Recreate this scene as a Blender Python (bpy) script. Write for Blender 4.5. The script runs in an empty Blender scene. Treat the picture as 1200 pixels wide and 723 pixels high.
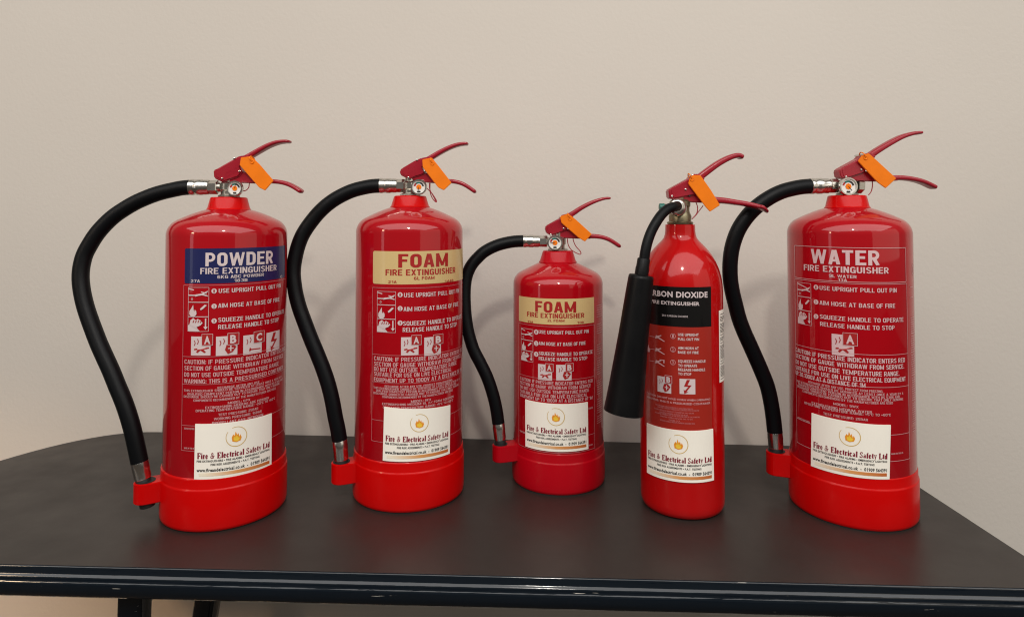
import bpy, bmesh, math, random
from mathutils import Vector, Matrix
random.seed(7)
R = math.radians
sc = bpy.context.scene
COL = sc.collection

# ------------------------------------------------------------------ camera
TZ = 0.75                      # table top height
CH = 0.46406                   # camera above the table top
F, PITCH, HOR, CXP = 755.1, 0.0298, 250.6, 595.2
PY = HOR - F * math.tan(PITCH)
cam = bpy.data.objects.new('camera', bpy.data.cameras.new('camera'))
COL.objects.link(cam)
cam.location = (0, 0, TZ + CH)
cam.rotation_euler = (math.pi / 2 + PITCH, 0, 0)
cam.data.sensor_width = 36
cam.data.lens = F / 1200 * 36
cam.data.shift_x = (600 - CXP) / 1200
cam.data.shift_y = -(361.5 - PY) / 1200
cam.data.clip_start = 0.05
cam.data.clip_end = 60
sc.camera = cam

# ------------------------------------------------------------------ light
world = bpy.data.worlds.new('World')
sc.world = world
world.use_nodes = True
bg = world.node_tree.nodes['Background']
bg.inputs[0].default_value = (1.0, 0.93, 0.84, 1)
bg.inputs[1].default_value = 0.13
def area(name, loc, target, sx, sy, power, col, spread=180):
    l = bpy.data.lights.new(name, 'AREA'); l.shape = 'RECTANGLE'
    l.size = sx; l.size_y = sy; l.energy = power; l.color = col; l.spread = R(spread)
    o = bpy.data.objects.new(name, l); COL.objects.link(o)
    o.location = loc
    o.rotation_euler = (Vector(target) - Vector(loc)).to_track_quat('-Z', 'Y').to_euler()
    return o
area('ceiling_lamp', (0.0, -0.75, 2.45), (0, 1.1, 1.1), 0.12, 0.12, 12, (1.0, 0.92, 0.82))
area('ceiling_bounce_fill', (0.0, -1.15, 3.05), (0.0, -1.1, 1.0), 6.4, 3.0, 165, (1.0, 0.985, 0.97))  # added wide fill standing in for light bounced off the ceiling
area('room_reflection_fill', (2.2, -0.55, 1.75), (1.6, 0.25, 1.72), 2.5, 1.4, 8, (1.0, 0.90, 0.76))  # added panel standing in for the bright room mirrored in the paint
area('side_window_light', (-1.95, -0.45, 1.6), (-0.4, 1.1, 1.5), 0.26, 1.5, 1.6, (0.93, 0.95, 1.0))
area('warm_lamp', (-2.1, -0.55, 1.9), (-0.7, 1.35, 0.8), 0.16, 0.22, 5, (1.0, 0.70, 0.42))
area('warm_patch_fill', (-2.1, -0.35, 1.55), (-1.0, 1.40, 0.02), 0.14, 0.14, 1.3, (1.0, 0.60, 0.30), 36)  # added narrow spot that brightens the low wall patch at the left
sc.view_settings.view_transform = 'Standard'
sc.view_settings.look = 'None'
sc.view_settings.gamma = 1
sc.view_settings.use_curve_mapping = False
sc.view_settings.exposure = 0.0
sc.render.engine = 'CYCLES'
sc.cycles.max_bounces = 8
sc.cycles.use_denoising = True
sc.cycles.filter_width = 1.15

# ------------------------------------------------------------------ measuring helpers
def ray(x, y):
    u = (x - CXP) / F; v = (y - PY) / F
    c, s = math.cos(PITCH), math.sin(PITCH)
    return Vector((u, c + v * s, s - v * c))
def at(x, y, Y):               # point at depth Y, height measured from the table top
    d = ray(x, y); k = Y / d.y
    return Vector((d.x * k, Y, CH + d.z * k))
def on_table(x, y):
    d = ray(x, y); k = -CH / d.z
    return Vector((d.x * k, d.y * k, 0))

# ------------------------------------------------------------------ materials
def mat(name, col, rough=0.5, metal=0.0, coat=0.0, bump=0.0, bscale=200, var=0.0, vscale=6, spec=0.5, sss=0, coat_rough=0.05, rvar=0.0, aniso=0):
    m = bpy.data.materials.new(name); m.use_nodes = True
    nt = m.node_tree; b = nt.nodes['Principled BSDF']
    b.inputs['Base Color'].default_value = (*col, 1)
    b.inputs['Roughness'].default_value = rough
    b.inputs['Metallic'].default_value = metal
    b.inputs['Coat Weight'].default_value = coat
    b.inputs['Coat Roughness'].default_value = coat_rough
    b.inputs['Specular IOR Level'].default_value = spec
    tc = nt.nodes.new('ShaderNodeTexCoord')
    if var:
        n = nt.nodes.new('ShaderNodeTexNoise'); n.inputs['Scale'].default_value = vscale; n.inputs['Detail'].default_value = 6
        nt.links.new(tc.outputs['Object'], n.inputs['Vector'])
        mr = nt.nodes.new('ShaderNodeMapRange'); mr.inputs[1].default_value = .3; mr.inputs[2].default_value = .7
        mr.inputs[3].default_value = 1 - var; mr.inputs[4].default_value = 1 + var
        nt.links.new(n.outputs['Fac'], mr.inputs[0])
        mx = nt.nodes.new('ShaderNodeVectorMath'); mx.operation = 'SCALE'
        mx.inputs[0].default_value = col
        nt.links.new(mr.outputs[0], mx.inputs['Scale']); nt.links.new(mx.outputs[0], b.inputs['Base Color'])
    if rvar:
        n = nt.nodes.new('ShaderNodeTexNoise'); n.inputs['Scale'].default_value = 25; n.inputs['Detail'].default_value = 8
        nt.links.new(tc.outputs['Object'], n.inputs['Vector'])
        mr = nt.nodes.new('ShaderNodeMapRange'); mr.inputs[1].default_value = .3; mr.inputs[2].default_value = .75
        mr.inputs[3].default_value = max(.02, rough - rvar); mr.inputs[4].default_value = rough + rvar
        nt.links.new(n.outputs['Fac'], mr.inputs[0]); nt.links.new(mr.outputs[0], b.inputs['Roughness'])
    if bump:
        n = nt.nodes.new('ShaderNodeTexNoise'); n.inputs['Scale'].default_value = bscale; n.inputs['Detail'].default_value = 3
        nt.links.new(tc.outputs['Object'], n.inputs['Vector'])
        bp = nt.nodes.new('ShaderNodeBump'); bp.inputs['Strength'].default_value = bump; bp.inputs['Distance'].default_value = 0.001
        nt.links.new(n.outputs['Fac'], bp.inputs['Height']); nt.links.new(bp.outputs[0], b.inputs['Normal'])
    return m
M = {}
M['red'] = mat('red_paint', (0.37, 0.001, 0.006), 0.36, spec=.08, coat=.9, bump=0.05, bscale=160, coat_rough=0.05, var=0.04)
M['red_co2'] = mat('red_paint_bright', (0.43, 0.0015, 0.002), 0.38, spec=.08, coat=0.7, bump=0.05, bscale=160, coat_rough=0.10, var=0.04)
M['collar'] = mat('red_plastic', (0.52, 0.0, 0.0), 0.40, bump=0.08, bscale=300, var=0.05, rvar=.06, spec=.12, coat=.3, coat_rough=.16)
M['collar_dull'] = mat('red_plastic_dull', (0.40, 0.0, 0.006), 0.44, bump=0.08, bscale=300, var=0.05, rvar=.06, spec=.12, coat=.3, coat_rough=.16)
M['lever'] = mat('crimson_lever_paint', (0.30, 0.008, 0.020), 0.30, bump=0.12, bscale=500, var=0.08, rvar=.08)
M['rubber'] = mat('black_rubber', (0.002, 0.0025, 0.0034), 0.45, bump=0.15, bscale=900, var=0.15, spec=.17)
M['horn'] = mat('black_horn_plastic', (0.003, 0.003, 0.0035), 0.42, bump=0.2, bscale=500, spec=.16, rvar=.08)
M['chrome'] = mat('zinc_plated_steel', (0.62, 0.60, 0.56), 0.24, metal=1, bump=0.1, bscale=300, rvar=.08)
M['nickel'] = mat('nickel_plated_brass', (0.46, 0.44, 0.39), 0.3, metal=1, bump=0.15, bscale=200, rvar=.1)
M['brass'] = mat('brass', (0.27, 0.235, 0.15), 0.42, metal=1, bump=0.2, bscale=150, rvar=.12, var=.15, vscale=60)
M['white_print'] = mat('pale_print', (0.63, 0.53, 0.53), 0.35, coat=.6, coat_rough=.1)
M['pink_print'] = mat('faded_print', (0.60, 0.34, 0.35), 0.35, coat=.6, coat_rough=.1)
M['pink_print2'] = mat('water_print', (0.66, 0.46, 0.47), 0.35, coat=.6, coat_rough=.1)
M['faint_print'] = mat('fine_pink_print', (0.52, 0.20, 0.21), 0.35, coat=.6, coat_rough=.1)
M['navy'] = mat('navy_print', (0.012, 0.016, 0.085), 0.36, coat=.45, spec=.25, coat_rough=.08)
M['cream'] = mat('cream_print', (0.60, 0.44, 0.20), 0.36, coat=.45, spec=.25, coat_rough=.08)
M['blackp'] = mat('black_print', (0.006, 0.0055, 0.0055), 0.36, coat=.5, spec=.1, coat_rough=.07)
M['red_print'] = mat('red_print', (0.36, 0.012, 0.012), 0.35, coat=.6, coat_rough=.1)
M['brown_print'] = mat('dark_brown_print', (0.10, 0.03, 0.01), 0.35, coat=.6, coat_rough=.1)
M['orangered'] = mat('orange_red_print', (0.33, 0.016, 0.008), 0.34, coat=.7, coat_rough=.1)
M['sticker'] = mat('sticker_paper', (0.90, 0.86, 0.77), 0.38, spec=.4, var=.015, vscale=20)
M['sticker_maroon'] = mat('maroon_ink', (0.22, 0.012, 0.03), 0.4)
M['sticker_ink'] = mat('black_ink', (0.02, 0.018, 0.018), 0.4)
M['gold'] = mat('gold_ink', (0.62, 0.42, 0.13), 0.4)
M['flame'] = mat('flame_orange_ink', (0.80, 0.30, 0.02), 0.4)
M['flame2'] = mat('flame_yellow_ink', (0.85, 0.56, 0.05), 0.4)
M['orange'] = mat('orange_plastic', (0.80, 0.185, 0.002), 0.45, spec=.25, bump=0.1, bscale=250, var=.06, vscale=40)
M['gauge_face'] = mat('gauge_card', (0.78, 0.76, 0.72), 0.3, coat=1, coat_rough=.03)
M['green'] = mat('green_plastic', (0.01, 0.13, 0.10), 0.4)
M['black_and_shade'] = mat('black_plastic_and_shade', (0.008, 0.008, 0.008), 0.6)  # black for the hose nozzle, and painted shade for foot gaps and holes
# sticker bar: white to rust printed gradient (a print, along the bar's own length)
def bar_material():
    m = bpy.data.materials.new('rust_gradient_ink'); m.use_nodes = True
    nt = m.node_tree; b = nt.nodes['Principled BSDF']; b.inputs['Roughness'].default_value = .4
    uv = nt.nodes.new('ShaderNodeUVMap'); sp = nt.nodes.new('ShaderNodeSeparateXYZ'); cr = nt.nodes.new('ShaderNodeValToRGB')
    cr.color_ramp.elements[0].color = (0.86, 0.78, 0.62, 1); cr.color_ramp.elements[0].position = 0.05
    cr.color_ramp.elements[1].color = (0.50, 0.12, 0.025, 1); cr.color_ramp.elements[1].position = 1
    e = cr.color_ramp.elements.new(.5); e.color = (0.70, 0.33, 0.11, 1)
    nt.links.new(uv.outputs[0], sp.inputs[0]); nt.links.new(sp.outputs[0], cr.inputs[0]); nt.links.new(cr.outputs[0], b.inputs['Base Color'])
    return m
M['bar'] = bar_material()

def wall_material():
    m = bpy.data.materials.new('beige_emulsion'); m.use_nodes = True
    nt = m.node_tree; b = nt.nodes['Principled BSDF']
    b.inputs['Roughness'].default_value = .75; b.inputs['Specular IOR Level'].default_value = .25
    tc = nt.nodes.new('ShaderNodeTexCoord')
    n = nt.nodes.new('ShaderNodeTexNoise'); n.inputs['Scale'].default_value = 1.3; n.inputs['Detail'].default_value = 5
    nt.links.new(tc.outputs['Object'], n.inputs['Vector'])
    cr = nt.nodes.new('ShaderNodeValToRGB')
    cr.color_ramp.elements[0].position = .3; cr.color_ramp.elements[0].color = (0.60, 0.556, 0.50, 1)
    cr.color_ramp.elements[1].position = .7; cr.color_ramp.elements[1].color = (0.635, 0.592, 0.535, 1)
    nt.links.new(n.outputs['Fac'], cr.inputs[0]); nt.links.new(cr.outputs[0], b.inputs['Base Color'])
    n2 = nt.nodes.new('ShaderNodeTexNoise'); n2.inputs['Scale'].default_value = 130; n2.inputs['Detail'].default_value = 4
    nt.links.new(tc.outputs['Object'], n2.inputs['Vector'])
    bp = nt.nodes.new('ShaderNodeBump'); bp.inputs['Strength'].default_value = .2; bp.inputs['Distance'].default_value = .002
    nt.links.new(n2.outputs['Fac'], bp.inputs['Height']); nt.links.new(bp.outputs[0], b.inputs['Normal'])
    return m
M['wall'] = wall_material()

def table_material(name, base, rough, chips):
    m = bpy.data.materials.new(name); m.use_nodes = True
    nt = m.node_tree; b = nt.nodes['Principled BSDF']
    tc = nt.nodes.new('ShaderNodeTexCoord')
    def noise(scale, det, vec=None, stretch=None):
        n = nt.nodes.new('ShaderNodeTexNoise'); n.inputs['Scale'].default_value = scale; n.inputs['Detail'].default_value = det
        if stretch:
            mp = nt.nodes.new('ShaderNodeMapping'); mp.inputs['Scale'].default_value = stretch
            nt.links.new(tc.outputs['Object'], mp.inputs[0]); nt.links.new(mp.outputs[0], n.inputs['Vector'])
        else: nt.links.new(tc.outputs['Object'], n.inputs['Vector'])
        return n
    def rng(src, a, b_, c, d):
        r = nt.nodes.new('ShaderNodeMapRange')
        for i, v in enumerate((a, b_, c, d)): r.inputs[i + 1].default_value = v
        nt.links.new(src, r.inputs[0]); return r.outputs[0]
    n = noise(5, 6)
    cr = nt.nodes.new('ShaderNodeMix'); cr.data_type = 'RGBA'
    cr.inputs[6].default_value = (*[c * .85 for c in base], 1); cr.inputs[7].default_value = (*[c * 1.15 for c in base], 1)
    nt.links.new(n.outputs['Fac'], cr.inputs[0])
    out = cr.outputs[2]
    if chips:
        n3 = noise(1, 6, stretch=(22, 120, 420)); ch = rng(n3.outputs['Fac'], .725, .74, 0, 1)
        mx = nt.nodes.new('ShaderNodeMix'); mx.data_type = 'RGBA'
        mx.inputs[7].default_value = (.5, .47, .42, 1)
        nt.links.new(ch, mx.inputs[0]); nt.links.new(out, mx.inputs[6]); out = mx.outputs[2]
    nt.links.new(out, b.inputs['Base Color'])
    n4 = noise(14, 8); nt.links.new(rng(n4.outputs['Fac'], .3, .7, rough - .07, rough + .08), b.inputs['Roughness'])
    n5 = noise(1, 5, stretch=(5, 60, 45)) if chips else noise(350, 3)
    bp = nt.nodes.new('ShaderNodeBump'); bp.inputs['Strength'].default_value = .55 if chips else .06; bp.inputs['Distance'].default_value = .002 if chips else .001
    nt.links.new(n5.outputs['Fac'], bp.inputs['Height']); nt.links.new(bp.outputs[0], b.inputs['Normal'])
    return m
M['table_top'] = table_material('charcoal_tabletop', (0.021, 0.0165, 0.0142), .41, False)
M['table_edge'] = table_material('navy_gloss_edge', (0.003, 0.0062, 0.0105), .10, True)
M['floor'] = mat('floor_carpet', (0.045, 0.035, 0.026), .9, var=.15, vscale=30)

# ------------------------------------------------------------------ mesh helpers
class MB:
    def __init__(s): s.v = []; s.f = []; s.uv = None
    def add(s, vs, fs):
        o = len(s.v); s.v += [tuple(v) for v in vs]; s.f += [tuple(i + o for i in f) for f in fs]; return s
    def build(s, name, m, parent=None, smooth=True, sharp=35, recalc=True):
        me = bpy.data.meshes.new(name); me.from_pydata(s.v, [], s.f)
        if recalc:
            b = bmesh.new(); b.from_mesh(me); bmesh.ops.recalc_face_normals(b, faces=b.faces); b.to_mesh(me); b.free()
        me.materials.append(m); me.update()
        if smooth:
            me.shade_smooth()
            try: me.set_sharp_from_angle(angle=R(sharp))
            except Exception: pass
        o = bpy.data.objects.new(name, me); COL.objects.link(o)
        if parent is not None: o.parent = parent
        return o
def lathe(mb, prof, seg=72, c=(0, 0, 0), X=Vector((1, 0, 0)), Yv=Vector((0, 1, 0)), Z=Vector((0, 0, 1)), close=True):
    c = Vector(c); vs = []; fs = []
    n = len(prof)
    for r, z in prof:
        for k in range(seg):
            a = 2 * math.pi * k / seg
            vs.append(c + X * (r * math.cos(a)) + Yv * (r * math.sin(a)) + Z * z)
    for i in range(n - 1):
        for k in range(seg):
            k2 = (k + 1) % seg
            fs.append((i * seg + k, i * seg + k2, (i + 1) * seg + k2, (i + 1) * seg + k))
    if close:
        fs.append(tuple(range(seg))[::-1]); fs.append(tuple((n - 1) * seg + k for k in range(seg)))
    return mb.add(vs, fs)
def frame(d):
    d = d.normalized(); a = Vector((0, 1, 0)) if abs(d.y) < .9 else Vector((1, 0, 0))
    x = a.cross(d).normalized(); y = d.cross(x).normalized(); return x, y, d
def lathe_axis(mb, p0, p1, prof, seg=48):   # prof: (radius, fraction)
    p0 = Vector(p0); p1 = Vector(p1); x, y, z = frame(p1 - p0); L = (p1 - p0).length
    return lathe(mb, [(r, t * L) for r, t in prof], seg, p0, x, y, z)
def cyl(mb, p0, p1, r, seg=32, bev=.0):
    if bev:
        L = (Vector(p1) - Vector(p0)).length; e = bev / L
        return lathe_axis(mb, p0, p1, [(r - bev, 0), (r - .3 * bev, .3 * e), (r, e), (r, 1 - e), (r - .3 * bev, 1 - .3 * e), (r - bev, 1)], seg)
    return lathe_axis(mb, p0, p1, [(r, 0), (r, 1)], seg)
def catmull(pts, n=10):
    P = [pts[0] * 2 - pts[1]] + list(pts) + [pts[-1] * 2 - pts[-2]]; out = []
    for i in range(1, len(P) - 2):
        for k in range(n):
            t = k / n
            out.append(.5 * ((2 * P[i]) + (P[i + 1] - P[i - 1]) * t + (2 * P[i - 1] - 5 * P[i] + 4 * P[i + 1] - P[i + 2]) * t * t + (3 * P[i] - P[i - 1] - 3 * P[i + 1] + P[i + 2]) * t ** 3))
    out.append(P[-2]); return out
def tube(mb, pts, rad, seg=20, n=8, prof=None):
    """sweep along pts; prof(a, t) -> (x, y) in the (in-plane, depth) frame, or a circle of radius rad(t)"""
    P = catmull([Vector(p) for p in pts], n); N = len(P); vs = []; fs = []
    up = Vector((0, 1, 0))
    for i, p in enumerate(P):
        d = (P[min(i + 1, N - 1)] - P[max(i - 1, 0)]).normalized()
        x = up.cross(d)
        x = x.normalized() if x.length > 1e-4 else Vector((1, 0, 0)); y = d.cross(x).normalized()
        t = i / (N - 1)
        for k in range(seg):
            a = 2 * math.pi * k / seg
            if prof: px, py = prof(a, t)
            else:
                r = rad(t) if callable(rad) else rad; px, py = r * math.cos(a), r * math.sin(a)
            vs.append(p + x * px + y * py)
    for i in range(N - 1):
        for k in range(seg):
            k2 = (k + 1) % seg; fs.append((i * seg + k, i * seg + k2, (i + 1) * seg + k2, (i + 1) * seg + k))
    fs.append(tuple(range(seg))[::-1]); fs.append(tuple((N - 1) * seg + k for k in range(seg)))
    return mb.add(vs, fs)
def prism(name, pts2, y0, y1, m, parent, bevel=.001, seg=2):
    """polygon in the x/z plane pushed from y0 to y1, edges rounded"""
    b = bmesh.new()
    vs = [b.verts.new((p[0], y0, p[1])) for p in pts2]; f = b.faces.new(vs)
    r = bmesh.ops.extrude_face_region(b, geom=[f]); mv = [v for v in r['geom'] if isinstance(v, bmesh.types.BMVert)]
    bmesh.ops.translate(b, verts=mv, vec=(0, y1 - y0, 0))
    bmesh.ops.recalc_face_normals(b, faces=b.faces)
    if bevel: bmesh.ops.bevel(b, geom=list(b.edges), offset=bevel, segments=seg, affect='EDGES', clamp_overlap=True)
    me = bpy.data.meshes.new(name); b.to_mesh(me); b.free(); me.materials.append(m); me.shade_smooth()
    try: me.set_sharp_from_angle(angle=R(40))
    except Exception: pass
    o = bpy.data.objects.new(name, me); COL.objects.link(o); o.parent = parent; return o

# ------------------------------------------------------------------ text
_tc = {}
def text_mesh(s, bold=0.0):
    k = (s, bold)
    if k in _tc: return _tc[k]
    cu = bpy.data.curves.new('t', 'FONT'); cu.body = s; cu.resolution_u = 2; cu.offset = bold; cu.fill_mode = 'FRONT'
    cu.space_character = 1.0 + bold * 2.5
    o = bpy.data.objects.new('t', cu); COL.objects.link(o)
    dg = bpy.context.evaluated_depsgraph_get()
    me = bpy.data.meshes.new_from_object(o.evaluated_get(dg))
    vs = [(v.co.x, v.co.y) for v in me.vertices]; fs = [tuple(p.vertices) for p in me.polygons]
    bpy.data.objects.remove(o); bpy.data.curves.remove(cu); bpy.data.meshes.remove(me)
    x0 = min(v[0] for v in vs); x1 = max(v[0] for v in vs); y1 = max(v[1] for v in vs)
    vs = [((x - x0) / (x1 - x0), y / y1) for x, y in vs]
    _tc[k] = (vs, fs); return _tc[k]
# a bold condensed sans, drawn as thick strokes
def arcp(cx, cy, rx, ry, a0, a1, n=7): return [(cx + rx * math.cos(R(a0 + (a1 - a0) * i / n)), cy + ry * math.sin(R(a0 + (a1 - a0) * i / n))) for i in range(n + 1)]
def grot(ch, T):
    W = {'M': .80, 'W': .92, 'I': T * 1.05, '1': .38, '.': T, ':': T, ' ': .26, '-': .36, '°': .3, '%': .8, '•': .4, '+': .5, 'L': .5, 'F': .52, 'E': .54, 'T': .56}.get(ch, .60)
    l, r, h = T / 2, W - T / 2, T * .43; b, t, m = h, 1 - h, .52; c = W / 2; ry = .2; rx = r - c
    V = lambda x, y0=0, y1=1: (T, [(x, y0), (x, y1)])
    H = lambda y, x0=0, x1=W: (2 * h, [(x0, y), (x1, y)])
    S = {
     'A': [(T * .95, [(T * .42, 0), (c - T * .12, 1)]), (T * .95, [(W - T * .42, 0), (c + T * .12, 1)]), H(.28, W * .2, W * .8)],
     'B': [V(l), (T * .9, [(l, t), (c, t)] + arcp(c, (t + m) / 2, rx * .92, (t - m) / 2, 90, -90) + [(l, m)]), (T * .9, [(l, m), (c, m)] + arcp(c, (b + m) / 2, rx, (m - b) / 2, 90, -90) + [(l, b)])],
     'C': [(T, arcp(c, t - ry, rx, ry, 0, 180) + arcp(c, b + ry, rx, ry, 180, 360))],
     'D': [V(l), (T, [(l, t), (c * .9, t)] + arcp(c * .9, t - ry, r - c * .9, ry, 90, 0) + arcp(c * .9, b + ry, r - c * .9, ry, 0, -90) + [(l, b)])],
     'E': [V(l), H(t, l), H(b, l), H(m, l, W * .9)], 'F': [V(l), H(t, l), H(m, l, W * .9)],
     'G': [(T, arcp(c, t - ry, rx, ry, 0, 180) + arcp(c, b + ry, rx, ry, 180, 360)), H(.46, c, W), V(r, 0, .5)],
     'H': [V(l), V(r), H(m, l, r)], 'I': [V(l)], 'J': [V(r, .2), (T, arcp(c, b + ry, rx, ry, 180, 360))],
     'K': [V(l), (T, [(l, .38), (r, 1)]), (T, [(l + .1, .55), (r + .02, 0)])], 'L': [V(l), H(b, l)],
     'M': [V(l), V(r), (T * .8, [(l, 1), (c, .1)]), (T * .8, [(r, 1), (c, .1)])], 'N': [V(l), V(r), (T, [(l + .02, .97), (r - .02, .03)])],
     'O': [(T, arcp(c, t - ry, rx, ry, 0, 180, 12) + arcp(c, b + ry, rx, ry, 180, 360, 12) + [(r, t - ry)])],
     'P': [V(l), (T * .9, [(l, t), (c, t)] + arcp(c, (t + .42) / 2, rx, (t - .42) / 2, 90, -90) + [(l, .42)])],
     'R': [V(l), (T * .9, [(l, t), (c, t)] + arcp(c, (t + .46) / 2, rx, (t - .46) / 2, 90, -90) + [(l, .46)]), (T, [(c, .46), (r + .01, 0)])],
     'S': [(T * .95, arcp(c, t - .19, rx, .19, 15, 225) + arcp(c, b + .2, rx, .2, 50, -165))],
     'T': [V(c), H(t)], 'U': [(T, [(l, 1)] + arcp(c, b + ry, rx, ry, 180, 360) + [(r, 1)])],
     'V': [(T, [(l, 1), (c, 0)]), (T, [(r, 1), (c, 0)])], 'W': [(T * .8, [(T * .4, 1), (W * .27, 0)]), (T * .8, [(W * .27, 0), (c, 1)]), (T * .8, [(c, 1), (W * .73, 0)]), (T * .8, [(W * .73, 0), (W - T * .4, 1)])],
     'X': [(T, [(l, 1), (r, 0)]), (T, [(r, 1), (l, 0)])], 'Y': [(T, [(l, 1), (c, .45)]), (T, [(r, 1), (c, .45)]), V(c, 0, .5)],
     'Z': [H(t), H(b), (T, [(r, .92), (l, .08)])],
     '1': [V(r), (T * .7, [(0, .72), (r, .95)])], '2': [(T * .9, arcp(c, t - .2, rx, .2, 170, -20) + [(l, b)]), H(b)],
     '3': [(T * .9, arcp(c, (t + m) / 2, rx, (t - m) / 2, 160, -90)), (T * .9, arcp(c, (b + m) / 2, rx, (m - b) / 2, 90, -160))],
     '4': [V(r - .06), H(.25), (T * .8, [(r - .06, 1), (l * .7, .25)])], '5': [H(t, l), V(l, .5, 1), (T * .9, [(l, .55)] + arcp(c, b + .23, rx, .24, 110, -160))],
     '6': [(T * .9, arcp(c, t - .2, rx, .2, 20, 180) + arcp(c, b + .2, rx, .2, 180, 360)), (T * .9, arcp(c, b + .24, rx, .22, 180, 0))],
     '7': [H(t), (T, [(r, .95), (c * .8, 0)])], '8': [(T * .85, arcp(c, (t + m) / 2, rx * .95, (t - m) / 2, 0, 360, 12)), (T * .85, arcp(c, (b + m) / 2, rx, (m - b) / 2, 0, 360, 12))],
     '9': [(T * .9, arcp(c, b + .2, rx, .2, 200, 360) + arcp(c, t - .2, rx, .2, 0, 180)), (T * .9, arcp(c, t - .24, rx, .22, 180, 360))],
     '0': [(T, arcp(c, t - ry, rx, ry, 0, 180, 12) + arcp(c, b + ry, rx, ry, 180, 360, 12) + [(r, t - ry)])],
     '.': [V(l, 0, .2)], ':': [V(l, .05, .25), V(l, .55, .75)], '-': [H(.45)], '+': [H(.45), V(c, .2, .7)], '°': [(.1, arcp(c, .85, .1, .12, 0, 360))],
     '%': [(T, [(l, 0), (r, 1)]), (T, [(.1, .75), (.25, .75)]), (T, [(W - .25, .25), (W - .1, .25)])], ' ': [],
    }
    S['Q'] = S['O'] + [(T * .9, [(c + .02, .28), (W, -.02)])]
    return W, S.get(ch, [])
def grot_mesh(s, T=.2):
    k = (s, 'g', T)
    if k in _tc: return _tc[k]
    vs = []; fs = []; x = 0
    for ch in s:
        w, st = grot(ch, T)
        for th, pts in st:
            n = len(pts); o = len(vs); cl = (Vector(pts[0]) - Vector(pts[-1])).length < 1e-4 and n > 4
            for i, p in enumerate(pts):
                a = Vector(pts[i - 1] if i else (pts[-2] if cl else pts[0])); b = Vector(pts[i + 1] if i < n - 1 else (pts[1] if cl else pts[-1]))
                d = (b - a).normalized(); nn = Vector((-d.y, d.x)) * th / 2
                y0, y1 = p[1] + nn.y, p[1] - nn.y
                lo = -.03 if ch in 'Q' else 0
                vs.append((x + p[0] + nn.x, min(1, max(lo, y0)))); vs.append((x + p[0] - nn.x, min(1, max(lo, y1))))
            for i in range(n - 1): fs.append((o + 2 * i, o + 2 * i + 1, o + 2 * i + 3, o + 2 * i + 2))
        x += w + .105
    x -= .105
    _tc[k] = ([(a / x, b) for a, b in vs], fs); return _tc[k]
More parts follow.
